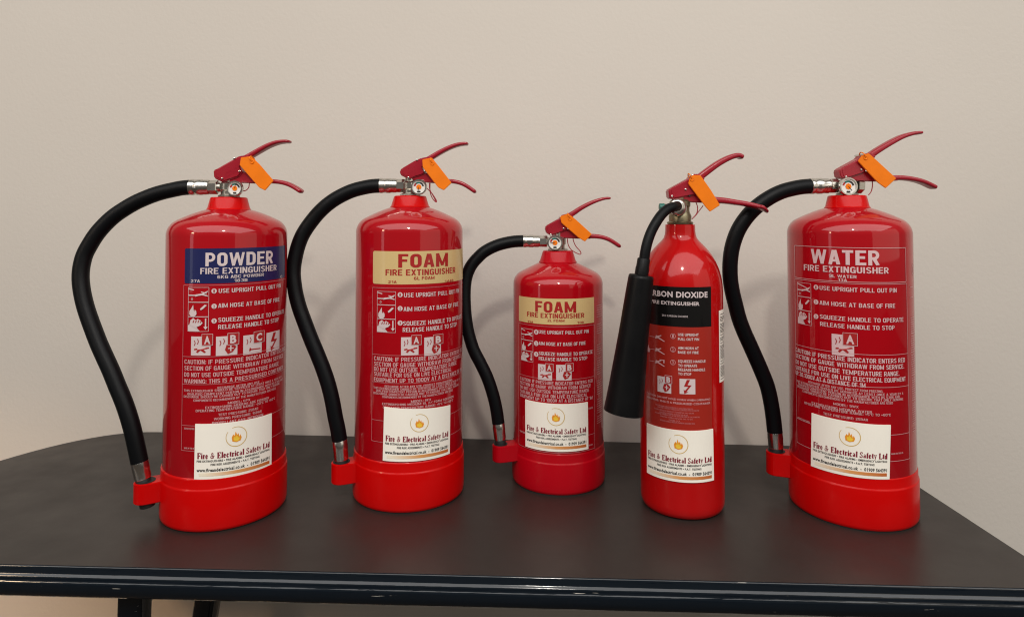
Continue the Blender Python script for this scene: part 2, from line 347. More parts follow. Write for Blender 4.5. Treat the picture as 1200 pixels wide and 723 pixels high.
# a small serif alphabet, drawn as broad-nib strokes: (thickness, points)
T_, t_ = .27, .12
def arc(cx, cy, rx, ry, a0, a1, n=9): return [(cx + rx * math.cos(R(a0 + (a1 - a0) * i / n)), cy + ry * math.sin(R(a0 + (a1 - a0) * i / n))) for i in range(n + 1)]
SER = {
 'F': (.66, [(T_, [(.18, 0), (.18, 1)]), (t_, [(.02, .035), (.36, .035)]), (t_, [(.02, .965), (.62, .965)]), (t_, [(.62, .98), (.62, .74)]), (t_, [(.2, .5), (.46, .5)]), (t_, [(.46, .62), (.46, .38)])]),
 'E': (.72, [(T_, [(.18, 0), (.18, 1)]), (t_, [(.02, .035), (.66, .035)]), (t_, [(.02, .965), (.62, .965)]), (t_, [(.62, .98), (.62, .74)]), (t_, [(.2, .5), (.46, .5)]), (t_, [(.46, .62), (.46, .38)]), (t_, [(.67, .02), (.67, .28)])]),
 'L': (.68, [(T_, [(.18, 0), (.18, 1)]), (t_, [(.02, .035), (.62, .035)]), (t_, [(.02, .965), (.36, .965)]), (t_, [(.63, .02), (.63, .3)])]),
 'S': (.58, [(.14, arc(.28, .74, .18, .2, 40, 200) + [(.16, .62), (.42, .4)] + arc(.28, .25, .19, .2, 20, -150)), (t_, [(.47, .98), (.47, .72)]), (t_, [(.06, .02), (.06, .3)])]),
 'i': (.32, [(T_, [(.16, 0), (.16, .66)]), (t_, [(.02, .035), (.3, .035)]), (t_, [(.02, .64), (.2, .64)]), (.2, [(.16, .8), (.16, .98)])]),
 'l': (.32, [(T_, [(.16, 0), (.16, 1)]), (t_, [(.02, .035), (.3, .035)]), (t_, [(.02, .965), (.2, .965)])]),
 'r': (.46, [(T_, [(.16, 0), (.16, .66)]), (t_, [(.02, .035), (.32, .035)]), (t_, [(.02, .64), (.2, .64)]), (.1, [(.2, .48), (.3, .62), (.38, .62)]), (.15, [(.37, .64), (.37, .5)])]),
 'e': (.5, [(T_ * .85, arc(.25, .33, .16, .28, 80, 280)), (.09, arc(.25, .33, .18, .3, 280, 325)), (.1, arc(.25, .33, .16, .29, 90, 0)), (t_, [(.1, .35), (.42, .35)])]),
 'c': (.48, [(T_ * .85, arc(.25, .33, .16, .28, 80, 280)), (.09, arc(.25, .33, .18, .3, 280, 325)), (.1, arc(.25, .33, .16, .29, 90, 45)), (.13, [(.38, .58), (.38, .46)])]),
 't': (.38, [(T_, [(.18, .1), (.18, .85)]), (t_, [(.03, .63), (.34, .63)]), (.09, [(.18, .08), (.26, .04), (.36, .1)])]),
 'a': (.54, [(T_ * .9, [(.36, .08), (.36, .5)]), (.09, arc(.24, .5, .13, .13, 0, 160)), (.15, arc(.2, .19, .09, .14, 90, 270)), (.08, [(.2, .36), (.36, .4)]), (.08, [(.2, .04), (.34, .1)]), (.08, [(.38, .06), (.5, .04)])]),
 'f': (.38, [(T_, [(.17, 0), (.17, .82)]), (.09, arc(.27, .82, .1, .14, 180, 40)), (t_, [(.03, .63), (.34, .63)]), (t_, [(.03, .035), (.32, .035)])]),
 'y': (.54, [(.15, [(.12, .64), (.28, .1)]), (.08, [(.44, .64), (.24, -.14), (.1, -.22)]), (t_, [(.01, .64), (.26, .64)]), (t_, [(.34, .64), (.54, .64)])]),
 'd': (.56, [(T_, [(.4, 0), (.4, 1)]), (T_ * .8, arc(.25, .33, .15, .27, 70, 290)), (t_, [(.26, .965), (.42, .965)]), (t_, [(.4, .035), (.55, .035)]), (.08, [(.26, .63), (.4, .58)]), (.08, [(.26, .03), (.4, .1)])]),
 '&': (.84, [(.13, arc(.36, .77, .13, .17, -60, 240)), (.16, [(.28, .6), (.62, .06)]), (.13, arc(.28, .26, .2, .22, 110, 320)), (.07, [(.44, .1), (.62, .44)]), (t_, [(.52, .46), (.76, .46)])]),
 ' ': (.3, []),
}
def serif_mesh(s):
    vs = []; fs = []; x = 0
    for ch in s:
        w, st = SER[ch]
        for th, pts in st:
            n = len(pts); o = len(vs)
            for i, p in enumerate(pts):
                a = Vector(pts[max(i - 1, 0)]); b = Vector(pts[min(i + 1, n - 1)]); d = (b - a).normalized(); nn = Vector((-d.y, d.x)) * th / 2
                vs.append((x + p[0] + nn.x, p[1] + nn.y)); vs.append((x + p[0] - nn.x, p[1] - nn.y))
            for i in range(n - 1): fs.append((o + 2 * i, o + 2 * i + 1, o + 2 * i + 3, o + 2 * i + 2))
        x += w + .04
    W = x
    return [(a / W, b) for a, b in vs], fs

# ------------------------------------------------------------------ printing on a cylinder
class Cyl:
    """a cylinder standing on the table; a = azimuth from the front (+ to the right), z = height"""
    def __init__(s, X, Y, r, root): s.X, s.Y, s.r, s.root = X, Y, r, root
    def hit(s, x, y):
        d = ray(x, y); A = d.x ** 2 + d.y ** 2; B = -2 * (d.x * s.X + d.y * s.Y); C = s.X ** 2 + s.Y ** 2 - s.r ** 2
        D = B * B - 4 * A * C
        k = (-B - math.sqrt(D)) / (2 * A) if D > 0 else -B / (2 * A)
        return math.atan2(d.x * k - s.X, -(d.y * k - s.Y)), CH + d.z * k, k * d.y
    def az(s, x, y): return s.hit(x, y)[0]
    def z(s, x, y): return s.hit(x, y)[1]
    def px(s, x, y): return s.hit(x, y)[2] / F          # metres per pixel there
    def p(s, a, z, off): r = s.r + off; return (r * math.sin(a), -r * math.cos(a), z)
    def text(s, mb, st, xl, xr, y, h, off=.0006, bold=.02, tilt=0, face='grot'):
        xm = (xl + xr) / 2; a0, a1 = s.az(xl, y), s.az(xr, y); zc = s.z(xm, y); H = h * s.px(xm, y)
        vs, fs = grot_mesh(st, .155 + bold * 1.0) if face == 'grot' else text_mesh(st, bold)
        mb.add([s.p(a0 + (a1 - a0) * u, zc - H / 2 + H * v + tilt * (u - .5), off) for u, v in vs], fs)
    def patch(s, mb, a0, a1, z0, z1, off=.0003, n=None, rc=0):
        n = n or max(2, int(abs(a1 - a0) / .05) + 1)
        A = [a0 + (a1 - a0) * i / n for i in range(n + 1)]
        if rc:
            da = rc / s.r; A = sorted(set(A + [a0 + da * k for k in (.1, .3, .6, 1)] + [a1 - da * k for k in (.1, .3, .6, 1)]))
        vs = []
        for a in A:
            c = 0
            if rc:
                e = min(a - a0, a1 - a) * s.r
                if e < rc: c = rc - math.sqrt(max(0, rc * rc - (rc - e) ** 2))
            vs += [s.p(a, z0 + c, off), s.p(a, z1 - c, off)]
        mb.add(vs, [(2 * i, 2 * i + 2, 2 * i + 3, 2 * i + 1) for i in range(len(A) - 1)])
    def line_h(s, mb, a0, a1, z, w=.0007, off=.0006): s.patch(mb, a0, a1, z - w / 2, z + w / 2, off)
    def line_v(s, mb, a, z0, z1, w=.0007, off=.0006): s.patch(mb, a - w / 2 / s.r, a + w / 2 / s.r, z0, z1, off, n=1)
    def box(s, mb, a0, a1, z0, z1, w=.0007, off=.0006):
        s.line_h(mb, a0, a1, z0, w, off); s.line_h(mb, a0, a1, z1, w, off)
        s.line_v(mb, a0, z0, z1, w, off + .00005); s.line_v(mb, a1, z0, z1, w, off + .00005)
    def poly(s, mb, pts, a0, a1, z0, z1, off=.0009):
        mb.add([s.p(a0 + (a1 - a0) * u, z0 + (z1 - z0) * v, off) for u, v in pts], [tuple(range(len(pts)))])
    def disc(s, mb, a, z, r, off=.0006, n=16, r2=0):
        if r2:
            vs = []
            for k in range(n):
                t = 2 * math.pi * k / n
                for q in (r, r2): vs.append(s.p(a + q * math.cos(t) / s.r, z + q * math.sin(t), off))
            mb.add(vs, [(2 * k, 2 * k + 1, (2 * k + 3) % (2 * n), (2 * k + 2) % (2 * n)) for k in range(n)])
        else:
            mb.add([s.p(a + r * math.cos(2 * math.pi * k / n) / s.r, z + r * math.sin(2 * math.pi * k / n), off) for k in range(n)], [tuple(range(n))])

def B(mb, name, m, par): return mb.build(name, m, par, smooth=False, recalc=False)
# pictogram drawings in the unit square
HAND = [(.0, .0), (.75, .0), (.62, .18), (.55, .3), (.78, .42), (.92, .60), (.80, .78), (.62, .90), (.50, .80), (.34, .96), (.16, .80), (.10, .5), (.0, .42)]
FLAME = [(.25, .0), (.6, .0), (.78, .2), (.76, .45), (.60, .6), (.62, .42), (.5, .55), (.46, .98), (.28, .7), (.1, .45), (.08, .2)]
LEVER = [(.1, .45), (.55, .55), (.95, .85), (1., .78), (.72, .5), (1., .3), (.95, .22), (.6, .36), (.3, .3), (.1, .2)]
BOLT = [(.46, .95), (.66, .95), (.50, .60), (.76, .60), (.42, .16), (.56, .16), (.30, .02), (.26, .30), (.34, .24), (.56, .50), (.28, .50)]
FUEL = [(.42, .30), (.50, .56), (.74, .60), (.96, .42), (.78, .16), (.56, .06)]
LOGS = [(.18, .36), (.92, .44), (.94, .37), (.66, .32), (.78, .18), (.70, .14), (.50, .28), (.36, .14), (.28, .2), (.38, .3), (.18, .29)]
SMOKE = [[(.16, .52), (.21, .66), (.16, .80), (.20, .80), (.25, .66), (.20, .52)], [(.32, .60), (.38, .74), (.33, .88), (.37, .88), (.42, .74), (.36, .60)]]
GASJ = [(.30, .22), (.34, .36), (.42, .27), (.92, .25), (.92, .19), (.42, .21), (.32, .14)]
def three_pictograms(C, xl, xr, ys, par, m='white_print'):
    a0, a1 = C.az(xl, ys[1]), C.az(xr, ys[1]); xm = (xl + xr) / 2
    for i in range(3):
        z1, z0 = C.z(xm, ys[i]) - .0003, C.z(xm, ys[i + 1]) + .0003
        mb = MB(); C.box(mb, a0, a1, z0, z1, .0005)
        g = .001
        if i == 0:
            C.poly(mb, LEVER, a0 + .3 * (a1 - a0), a1 - .01, z0 + .25 * (z1 - z0), z1 - .15 * (z1 - z0))
            C.poly(mb, [(0, .95), (.9, .62), (.9, .56), (0, .88)], a0, a1, z0, z1); C.poly(mb, [(0, .5), (.45, .5), (.45, .42), (0, .42)], a0, a1, z0, z1)
            C.disc(mb, a0 + .2 * (a1 - a0), z0 + .2 * (z1 - z0), .0016, .0008, 12, .0010)
        elif i == 1:
            C.poly(mb, FLAME, a0 + .01, a0 + .55 * (a1 - a0), z0, z0 + .85 * (z1 - z0))
            C.poly(mb, [(.6, .55), (.82, .85), (.92, .8), (.75, .55), (.64, .45)], a0, a1, z0, z1)
        else:
            C.poly(mb, HAND, a0 + .004, a0 + .8 * (a1 - a0), z0 + .0004, z1 - .0006)
            C.poly(mb, [(.84, .9), (.9, .9), (.9, .32), (.97, .32), (.87, .12), (.77, .32), (.84, .32)], a0, a1, z0, z1)
            mb2 = MB()
            for k in range(4): C.poly(mb2, [(.25 + .12 * k, .62), (.31 + .12 * k, .80), (.34 + .12 * k, .78), (.29 + .12 * k, .6)], a0, a1, z0, z1, .0012)
        o = B(mb, 'pictogram', M[m], par)
        if i == 2: B(mb2, 'finger_lines', M['red_print'], o).parent = par
def class_icon(C, x0, x1, y0, y1, letter, lb, par, m='white_print', ink='red_print'):
    xm = (x0 + x1) / 2
    a0, a1 = C.az(x0, y1), C.az(x1, y1); z1, z0 = C.z(xm, y0), C.z(xm, y1)
    mb = MB(); C.patch(mb, a0, a1, z0, z1, .0005); ink_mb = MB(); lm = MB()
    if letter == 'bolt': C.poly(ink_mb, BOLT, a0, a1, z0, z1)
    else:
        for q in SMOKE: C.poly(ink_mb, q, a0, a1, z0, z1)
        if letter == 'A': C.poly(ink_mb, LOGS, a0, a1, z0, z1)
        if letter == 'B':
            C.poly(ink_mb, FUEL, a0, a1, z0, z1)
            C.poly(lm, [(.66, .2), (.72, .2), (.72, .5), (.66, .5)], a0, a1, z0, z1, .0011)
            C.poly(lm, [(.56, .33), (.82, .33), (.82, .38), (.56, .38)], a0, a1, z0, z1, .00115)
        if letter == 'C': C.poly(ink_mb, GASJ, a0, a1, z0, z1)
        bx0, bx1, by0, by1 = lb; bm = (bx0 + bx1) / 2
        b0, b1 = C.az(bx0, by1), C.az(bx1, by1); w1, w0 = C.z(bm, by0), C.z(bm, by1)
        C.patch(ink_mb, b0, b1, w0, w1, .0010); C.box(lm, b0, b1, w0, w1, .0005, .0012)
        vs, fs = text_mesh(letter, .04)
        lm.add([C.p(b0 + (b1 - b0) * (.22 + .56 * u), w0 + (w1 - w0) * (.16 + .68 * v), .0013) for u, v in vs], fs)
    o = B(mb, 'hazard_icon', M[m], par); k = B(ink_mb, 'icon_ink', M[ink], par)
    if lm.v: B(lm, 'icon_letter', M[m], par)

def sticker(C, TL, TR, BR, BL):
    """the white company sticker: a bent sheet with its own print"""
    az = [C.az(*p) for p in (TL, TR, BR, BL)]; zz = [C.z(*p) for p in (TL, TR, BR, BL)]
    def q(u, v, off):      # v down
        a = (az[0] * (1 - u) + az[1] * u) * (1 - v) + (az[3] * (1 - u) + az[2] * u) * v
        z = (zz[0] * (1 - u) + zz[1] * u) * (1 - v) + (zz[3] * (1 - u) + zz[2] * u) * v
        return C.p(a, z, off)
    def sheet(mb, u0, u1, v0, v1, off, n=16, th=0):
        vs = []
        for i in range(n + 1):
            u = u0 + (u1 - u0) * i / n; vs += [q(u, v0, off), q(u, v1, off)]
        fs = [(2 * i, 2 * i + 1, 2 * i + 3, 2 * i + 2) for i in range(n)]
        if th:
            m = len(vs)
            for i in range(n + 1):
                u = u0 + (u1 - u0) * i / n; vs += [q(u, v0, off - th), q(u, v1, off - th)]
            for i in range(n): fs += [(2 * i, 2 * i + 2, m + 2 * i + 2, m + 2 * i), (2 * i + 1, m + 2 * i + 1, m + 2 * i + 3, 2 * i + 3)]
            fs += [(0, m, m + 1, 1), (2 * n, 2 * n + 1, m + 2 * n + 1, m + 2 * n)]
        mb.add(vs, fs)
    mb = MB(); sheet(mb, 0, 1, 0, 1, .0014, 24, .0011); st = B(mb, 'company_sticker', M['sticker'], C.root)
    def ln(txt, u0, u1, v, h, m, nm, serif=False, bold=.015, z=.00165):
        vs, fs = serif_mesh(txt) if serif else text_mesh(txt, bold)
        k = MB(); k.add([q(u0 + (u1 - u0) * a, v + h / 2 - h * b, z) for a, b in vs], fs); return B(k, nm, M[m], st)
    ln('Fire & Electrical Safety Ltd', .035, .965, .575, .105, 'sticker_maroon', 'lettering', True)
    ln('FIRE EXTINGUISHERS • FIRE ALARMS • EMERGENCY LIGHTING', .03, .96, .672, .038, 'sticker_ink', 'lettering', bold=.03)
    ln('FIRE RISK ASSESSMENTS • P.A.T. TESTING', .2, .8, .738, .038, 'sticker_ink', 'lettering', bold=.03)
    ln('www.fireandelectrical.co.uk  -  01909 564391', .03, .96, .832, .062, 'sticker_ink', 'lettering', bold=.032)
    # gradient bar with its own UV
    n = 16; vs = []
    for i in range(n + 1):
        u = .06 + .90 * i / n; vs += [q(u, .885, .00165), q(u, .945, .00165)]
    k = MB(); k.add(vs, [(2 * i, 2 * i + 1, 2 * i + 3, 2 * i + 2) for i in range(n)])
    o = B(k, 'rust_bar', M['bar'], st); uv = o.data.uv_layers.new(name='UVMap')
    for p in o.data.polygons:
        for li in p.loop_indices: uv.data[li].uv = ((o.data.loops[li].vertex_index // 2) / n, 0.5)
    # logo: ring, broken at the top left, with a flame inside
    W = abs(az[1] - az[0]) * C.r; H = abs(zz[0] - zz[3]); asp = W / H; rr = .125
    k = MB(); n = 40; vs = []; fs = []
    for i in range(n + 1):
        t = R(-215 + 330 * i / n); w = .006 + .004 * math.sin(math.pi * i / n)
        for r_ in (rr - w / 2, rr + w / 2): vs.append(q(.5 + r_ * math.cos(t), .27 - r_ * asp * math.sin(t), .00165))
    k.add(vs, [(2 * i, 2 * i + 1, 2 * i + 3, 2 * i + 2) for i in range(n)]); B(k, 'logo_ring', M['gold'], st)
    fl = [(-.05, -.05), (0, -.066), (.05, -.05), (.062, -.01), (.045, .03), (.035, .0), (.02, .05), (.008, .025), (-.012, .075), (-.022, .02), (-.04, .04), (-.058, .0)]
    k = MB(); k.add([q(.5 + a, .28 - b * asp, .00165) for a, b in fl], [tuple(range(len(fl)))]); B(k, 'logo_flame', M['flame'], st)
    k = MB(); k.add([q(.5 + a * .6, .30 - b * .6 * asp, .00175) for a, b in fl], [tuple(range(len(fl)))]); B(k, 'logo_flame', M['flame2'], st)
    return st

# ------------------------------------------------------------------ extinguisher builders
def thing(name, X, Y, label, cat, group=None, Z=0):
    o = bpy.data.objects.new(name, None); COL.objects.link(o); o.location = (X, Y, TZ + Z); o.empty_display_size = .05
    o['label'] = label; o['category'] = cat
    if group: o['group'] = group
    return o
def arcprof(r0, z0, r1, z1, n=8, p=1.0):      # quarter-ellipse from (r0,z0) vertical tangent to (r1,z1) horizontal
    return [(r1 + (r0 - r1) * math.cos(math.pi / 2 * i / n), z0 + (z1 - z0) * math.sin(math.pi / 2 * i / n)) for i in range(n + 1)]
def body_profile(r, zs, rc, zt):
    # torispherical shoulder: tight knuckle then shallow dome
    k = r * .30
    pr = [(r - .012, .001), (r - .003, .004), (r, .012), (r, zs)]
    kn = []
    a_end = R(62); zk = zs
    for i in range(1, 9):
        a = a_end * i / 8; kn.append((r - k + k * math.cos(a), zk + k * math.sin(a)))
    pr += kn; r1, z1 = kn[-1]
    for i in range(1, 11):
        t = i / 10; rr = r1 + (rc - r1) * t
        # quadratic with matching slope at start, ends at zt
        s0 = -1 / math.tan(math.pi / 2 - (math.pi / 2 - a_end)) if False else math.tan(math.pi / 2 - a_end)
        L = r1 - rc; c1 = s0 * L; c2 = (zt - z1) - c1
        pr.append((rr, z1 + c1 * t + c2 * t * t))
    return pr
def rim_collar(r, h, t):
    return [(r - t - .001, .0012), (r - .004, .0012), (r - .0012, .0028), (r - .0003, .007), (r, .018), (r, h - .0185), (r - .0003, h - .0172), (r - .0012, h - .0160), (r - .0015, h - .0150), (r - .0016, h - .003), (r - .0020, h - .0012), (r - .0032, h), (r - t - .0015, h - .0005)]

def levers(C, g):
    """valve head from measured side-view outlines; g holds the outlines"""
    root = C.root; Y = C.Y
    def L(x, y, dy=0):
        p = at(x, y, Y + dy); return Vector((p.x - C.X, dy, p.z))
    def P2(pts, dy=0): return [(L(x, y, dy).x, L(x, y, dy).z) for x, y in pts]
    k = Y / F
    # carry handle (lower) : plate + arm
    prism('carry_handle_plate', P2(g['low_plate']), -.0075, .0075, M['lever'], root, .0012)
    w = g.get('dep', .0095)
    def bar(pts, thick, name, lean=0):
        n_ = len(pts) - 1
        P = [L(x, y, -lean * (i / n_) ** 1.3) for i, (x, y) in enumerate(pts)]
        def prof(a, t):
            th = thick[0] + (thick[1] - thick[0]) * t; e = 1
            if t > .93: e = math.sqrt(max(.05, 1 - ((t - .93) / .07) ** 2))
            ca, sa = math.cos(a), math.sin(a)
            sx = math.copysign(abs(ca) ** .6, ca); sy = math.copysign(abs(sa) ** .5, sa)
            ww = w * (.82 + .28 * min(1, t * 1.6))
            return (sx * th * k / 2 * e, sy * ww * e)
        mb = MB(); tube(mb, P, 0, 24, 8, prof); return mb.build(name, M['lever'], root, sharp=60)
    bar(g['low_arm'], g['low_th'], 'carry_handle', g.get('lean', 0))
    # operating lever: housing + arm
    h = prism('lever_housing', P2(g['housing']), -.0105, .0105, M['lever'], root, .0016, 3)
    hp2 = P2(g['housing']); cx_ = sum(p[0] for p in hp2) / len(hp2); cz_ = sum(p[1] for p in hp2) / len(hp2)
    prism('lever_cheek', [(cx_ + (p[0] - cx_) * .86 + .0006, cz_ + (p[1] - cz_) * .86) for p in hp2], -.0113, -.0100, M['lever'], root, .0003, 1)
    bar(g['up_arm'], g['up_th'], 'operating_lever')
    for x, y in g['pins']:
        p = L(x, y); mb = MB(); cyl(mb, p + Vector((0, -.0128, 0)), p + Vector((0, .0128, 0)), .0017, 16, .0006); mb.build('rivet', M['chrome'], root)
    for x, y in g.get('holes', []):
        p = L(x, y); mb = MB(); cyl(mb, p + Vector((0, -.0109, 0)), p + Vector((0, .0109, 0)), .0016, 16); mb.build('pin_hole_shade', M['black_and_shade'], root)  # solid black peg painted as the dark inside of a hole
    for pts in g['wires']:
        mb = MB(); tube(mb, [L(x, y, -.004) for x, y in pts], .0008, 8, 6); mb.build('safety_pin_wire', M['lever'], root)
    return L

def stamped_marks(L, g, root):
    # faint raised words stamped into the lever side
    (x0, y0), (x1, y1) = g['stamp']
    for j, (st, w) in enumerate((('PULL PIN', 1.0), ('SQUEEZE', .9))):
        vs, fs = text_mesh(st, .01); mb = MB()
        dx, dy = x1 - x0, y1 - y0; n = math.hypot(dx, dy); ux, uy = dx / n, dy / n
        mb.add([tuple(L(x0 + dx * w * u + uy * (-3.2) * (v - 1.5 * j) * -1 * -1, y0 + dy * w * u - 3.2 * (v - 1.5 * j), -.0114)) for u, v in vs], fs)
        mb.build('stamped_lettering', M['lever'], root, smooth=False, recalc=False)

def gauge(C, L, x, y, r, needle=20):
    c = L(x, y, -.020); k = C.Y / F; R_ = r * k
    root = C.root
    mb = MB(); cyl(mb, c + Vector((0, .018, 0)), c + Vector((0, .004, 0)), R_ * .45, 20); mb.build('gauge_stem', M['nickel'], root)
    b = MB(); ax = dict(X=Vector((1, 0, 0)), Yv=Vector((0, 0, 1)), Z=Vector((0, -1, 0)))
    lathe(b, [(R_ * .5, -.006), (R_ * .9, -.005), (R_, -.002), (R_, .003), (R_ * .96, .0045), (R_ * .84, .0045), (R_ * .80, .003), (R_ * .80, .0015)], 40, c, **ax)
    gz = b.build('pressure_gauge', M['chrome'], root)
    f = MB(); lathe(f, [(R_ * .795, .0016), (R_ * .795, .0022)], 32, c, **ax); f.build('gauge_face', M['gauge_face'], gz, smooth=False)
    def wedge(a0, a1, r0, r1, m, off):
        k = MB(); vs = []; n = 8
        for i in range(n + 1):
            a = R(a0 + (a1 - a0) * i / n)
            for q in (r0, r1): vs.append((c.x + q * R_ * math.cos(a), c.y - off, c.z + q * R_ * math.sin(a)))
        k.add(vs, [(2 * i, 2 * i + 2, 2 * i + 3, 2 * i + 1) for i in range(n)]); k.build('gauge_mark', M[m], gz, smooth=False, recalc=False)
    wedge(10, 75, .45, .66, 'sticker_ink', .0025); wedge(75, 130, .45, .66, 'green', .0025); wedge(130, 170, .45, .66, 'red_print', .0025)
    wedge(0, 360, .0, .34, 'orange', .0028)
    wedge(250, 290, .5, .72, 'sticker_ink', .0025)
    a = R(60 + needle); nd = MB(); cyl(nd, c + Vector((0, -.0032, 0)), c + Vector((.6 * R_ * math.cos(a), -.0032, .6 * R_ * math.sin(a))), .0004, 8); nd.build('gauge_needle', M['sticker_ink'], gz)

def hex_nut(p0, p1, r, m, parent, name='hex_nut'):
    mb = MB(); lathe_axis(mb, p0, p1, [(r * .9, 0), (r, .08), (r, .92), (r * .9, 1)], 6); return mb.build(name, m, parent, sharp=20)

TAG_LABEL = {}
def tag(C, L, quad, label, wires=()):
    """orange tamper tag hanging in front of the handles"""
    root = C.root; p0 = L(*quad[0], -.0165)
    t = thing('tamper_tag', C.X + p0.x, C.Y + p0.y, label, 'tag', 'orange tamper tags on the extinguisher handles', p0.z)
    pts = [L(x, y, -.0165) - p0 for x, y in quad]
    b = bmesh.new()
    n = len(pts)
    vs = [b.verts.new((p.x, 0, p.z)) for p in pts]; f = b.faces.new(vs)
    r = bmesh.ops.extrude_face_region(b, geom=[f]); mv = [v for v in r['geom'] if isinstance(v, bmesh.types.BMVert)]
    bmesh.ops.translate(b, verts=mv, vec=(0, .0022, 0)); bmesh.ops.recalc_face_normals(b, faces=b.faces)
    bmesh.ops.bevel(b, geom=list(b.edges), offset=.0007, segments=2, affect='EDGES')
    me = bpy.data.meshes.new('tag_plate'); b.to_mesh(me); b.free(); me.materials.append(M['orange']); me.shade_smooth(); me.set_sharp_from_angle(angle=R(35))
    o = bpy.data.objects.new('tag_plate', me); COL.objects.link(o); o.parent = t
    # boss and tie near the upper end
    c = pts[0] * .55 + pts[len(pts) // 2] * .1 + pts[1] * .35 if False else Vector((sum(p.x for p in pts[:3]) / 3, 0, sum(p.z for p in pts[:3]) / 3))
    q = (pts[3] + pts[4]) / 2 - c; c = c + q * .10
    ax = dict(X=Vector((1, 0, 0)), Yv=Vector((0, 0, 1)), Z=Vector((0, -1, 0)))
    mb = MB(); lathe(mb, [(.0032, -.0005), (.0031, .0009), (.0026, .0012), (.0019, .0006), (.0008, .0006)], 20, c, **ax); mb.build('tag_boss', M['orange'], t)
    mb = MB(); tube(mb, [c + Vector((0, 0, 0)), c + Vector((-.003, -.002, .006)), c + Vector((-.004, .006, .0095)), c + Vector((-.002, .014, .006)), c + Vector((0, .012, 0))], .0009, 8, 6)
    mb.build('tag_tie', M['orange'], t)
    mb = MB(); d = ((pts[3] + pts[4]) / 2 - c).normalized()
    e = c + d * .030; nrm = Vector((-d.z, 0, d.x))
    mb.add([e + nrm * s * .0065 + Vector((0, -.0002, 0)) + d * t2 for s, t2 in ((-1, 0), (1, 0), (1, .0006), (-1, .0006))], [(0, 1, 2, 3)])
    return t

def hose(C, pts, r, Y1, ferr_top, ferr_bot, clip, tip):
    """pts: centreline; the hose leaves the valve in the axis plane and ends in the clip at depth Y1"""
    root = C.root; n = len(pts)
    def W(x, y, Yd): p = at(x, y, Yd); return Vector((p.x - C.X, Yd - C.Y, p.z))
    ds = [0]
    for i in range(1, n): ds.append(ds[-1] + math.hypot(pts[i][0] - pts[i - 1][0], pts[i][1] - pts[i - 1][1]))
    P = []
    for (x, y), d in zip(pts, ds):
        t = d / ds[-1]; e = t * t * (3 - 2 * t); P.append(W(x, y, C.Y + (Y1 - C.Y) * e))
    mb = MB(); tube(mb, P, r, 28, 8); h = mb.build('hose', M['rubber'], root)
    # upper ferrule + hex
    (xa, ya), (xb, yb), (xc, yc), (xd, yd) = ferr_top      # hose end, ferrule end, hex end, valve
    a, b_, c, d = (W(x, y, C.Y) for x, y in ferr_top); ax = (b_ - a).normalized()
    mb = MB(); Lf = (b_ - a).length
    lathe_axis(mb, a - ax * .001, b_, [(r * .99, 0), (r * 1.06, .02), (r * 1.06, .16), (r * 1.01, .19), (r * 1.01, .34), (r * 1.05, .37), (r * 1.05, .60), (r * 1.0, .63), (r * 1.0, .9), (r * .92, 1)], 40)
    mb.build('hose_ferrule', M['chrome'], h)
    hex_nut(b_ - ax * .001, c, r * .93, M['chrome'], h)
    mb = MB(); cyl(mb, c - ax * .001, d, r * .62, 24); mb.build('hose_adaptor', M['nickel'], h)
    # lower ferrule, rubber tip
    a = P[-1]; b_ = W(*ferr_bot, Y1); ax = (b_ - a).normalized()
    mb = MB(); lathe_axis(mb, a - ax * .001, b_, [(r * .95, 0), (r * 1.0, .03), (r * 1.0, .45), (r * .97, .5), (r * .97, .9), (r * .90, 1)], 40)
    mb.build('hose_ferrule', M['chrome'], h)
    tp = W(*tip, Y1)
    mb = MB(); cyl(mb, b_ - ax * .002, tp, r * .88, 28, .002); mb.build('hose_nozzle', M['black_and_shade'], h)
    # clip: a block with a round outer end, reaching from the collar round the nozzle
    cx0, cx1, cy0, cy1 = clip
    top = W((cx0 + cx1) / 2, cy0, Y1).z; bot = W((cx0 + cx1) / 2, cy1, Y1).z
    ctr = (b_ + tp) / 2; rr = r * 1.32
    dirv = Vector((-ctr.x, -ctr.y, 0)).normalized(); nv = Vector((-dirv.y, dirv.x, 0))
    outl = []
    for i in range(13):
        a_ = math.pi / 2 + math.pi * i / 12
        outl.append(Vector((ctr.x, ctr.y, 0)) + dirv * rr * math.cos(a_) + nv * rr * math.sin(a_))
    Lc = Vector((ctr.x, ctr.y)).length - C.r + .006
    outl += [Vector((ctr.x, ctr.y, 0)) + dirv * Lc - nv * rr, Vector((ctr.x, ctr.y, 0)) + dirv * Lc + nv * rr]
    b = bmesh.new(); vs = [b.verts.new((p.x, p.y, bot)) for p in outl]; f = b.faces.new(vs)
    q = bmesh.ops.extrude_face_region(b, geom=[f]); mv = [v for v in q['geom'] if isinstance(v, bmesh.types.BMVert)]
    bmesh.ops.translate(b, verts=mv, vec=(0, 0, top - bot)); bmesh.ops.recalc_face_normals(b, faces=b.faces)
    bmesh.ops.bevel(b, geom=[e for e in b.edges], offset=.0012, segments=2, affect='EDGES')
    me = bpy.data.meshes.new('hose_clip'); b.to_mesh(me); b.free(); me.materials.append(C.cm); me.shade_smooth(); me.set_sharp_from_angle(angle=R(40))
    o = bpy.data.objects.new('hose_clip', me); COL.objects.link(o); o.parent = root
    mb = MB(); lathe(mb, [(r * 1.12, 0), (r * 1.12, .0006)], 32, (ctr.x, ctr.y, top)); mb.build('clip_opening_shade', M['black_and_shade'], o)  # flat black disc painted as the dark hole on the solid clip
    return h

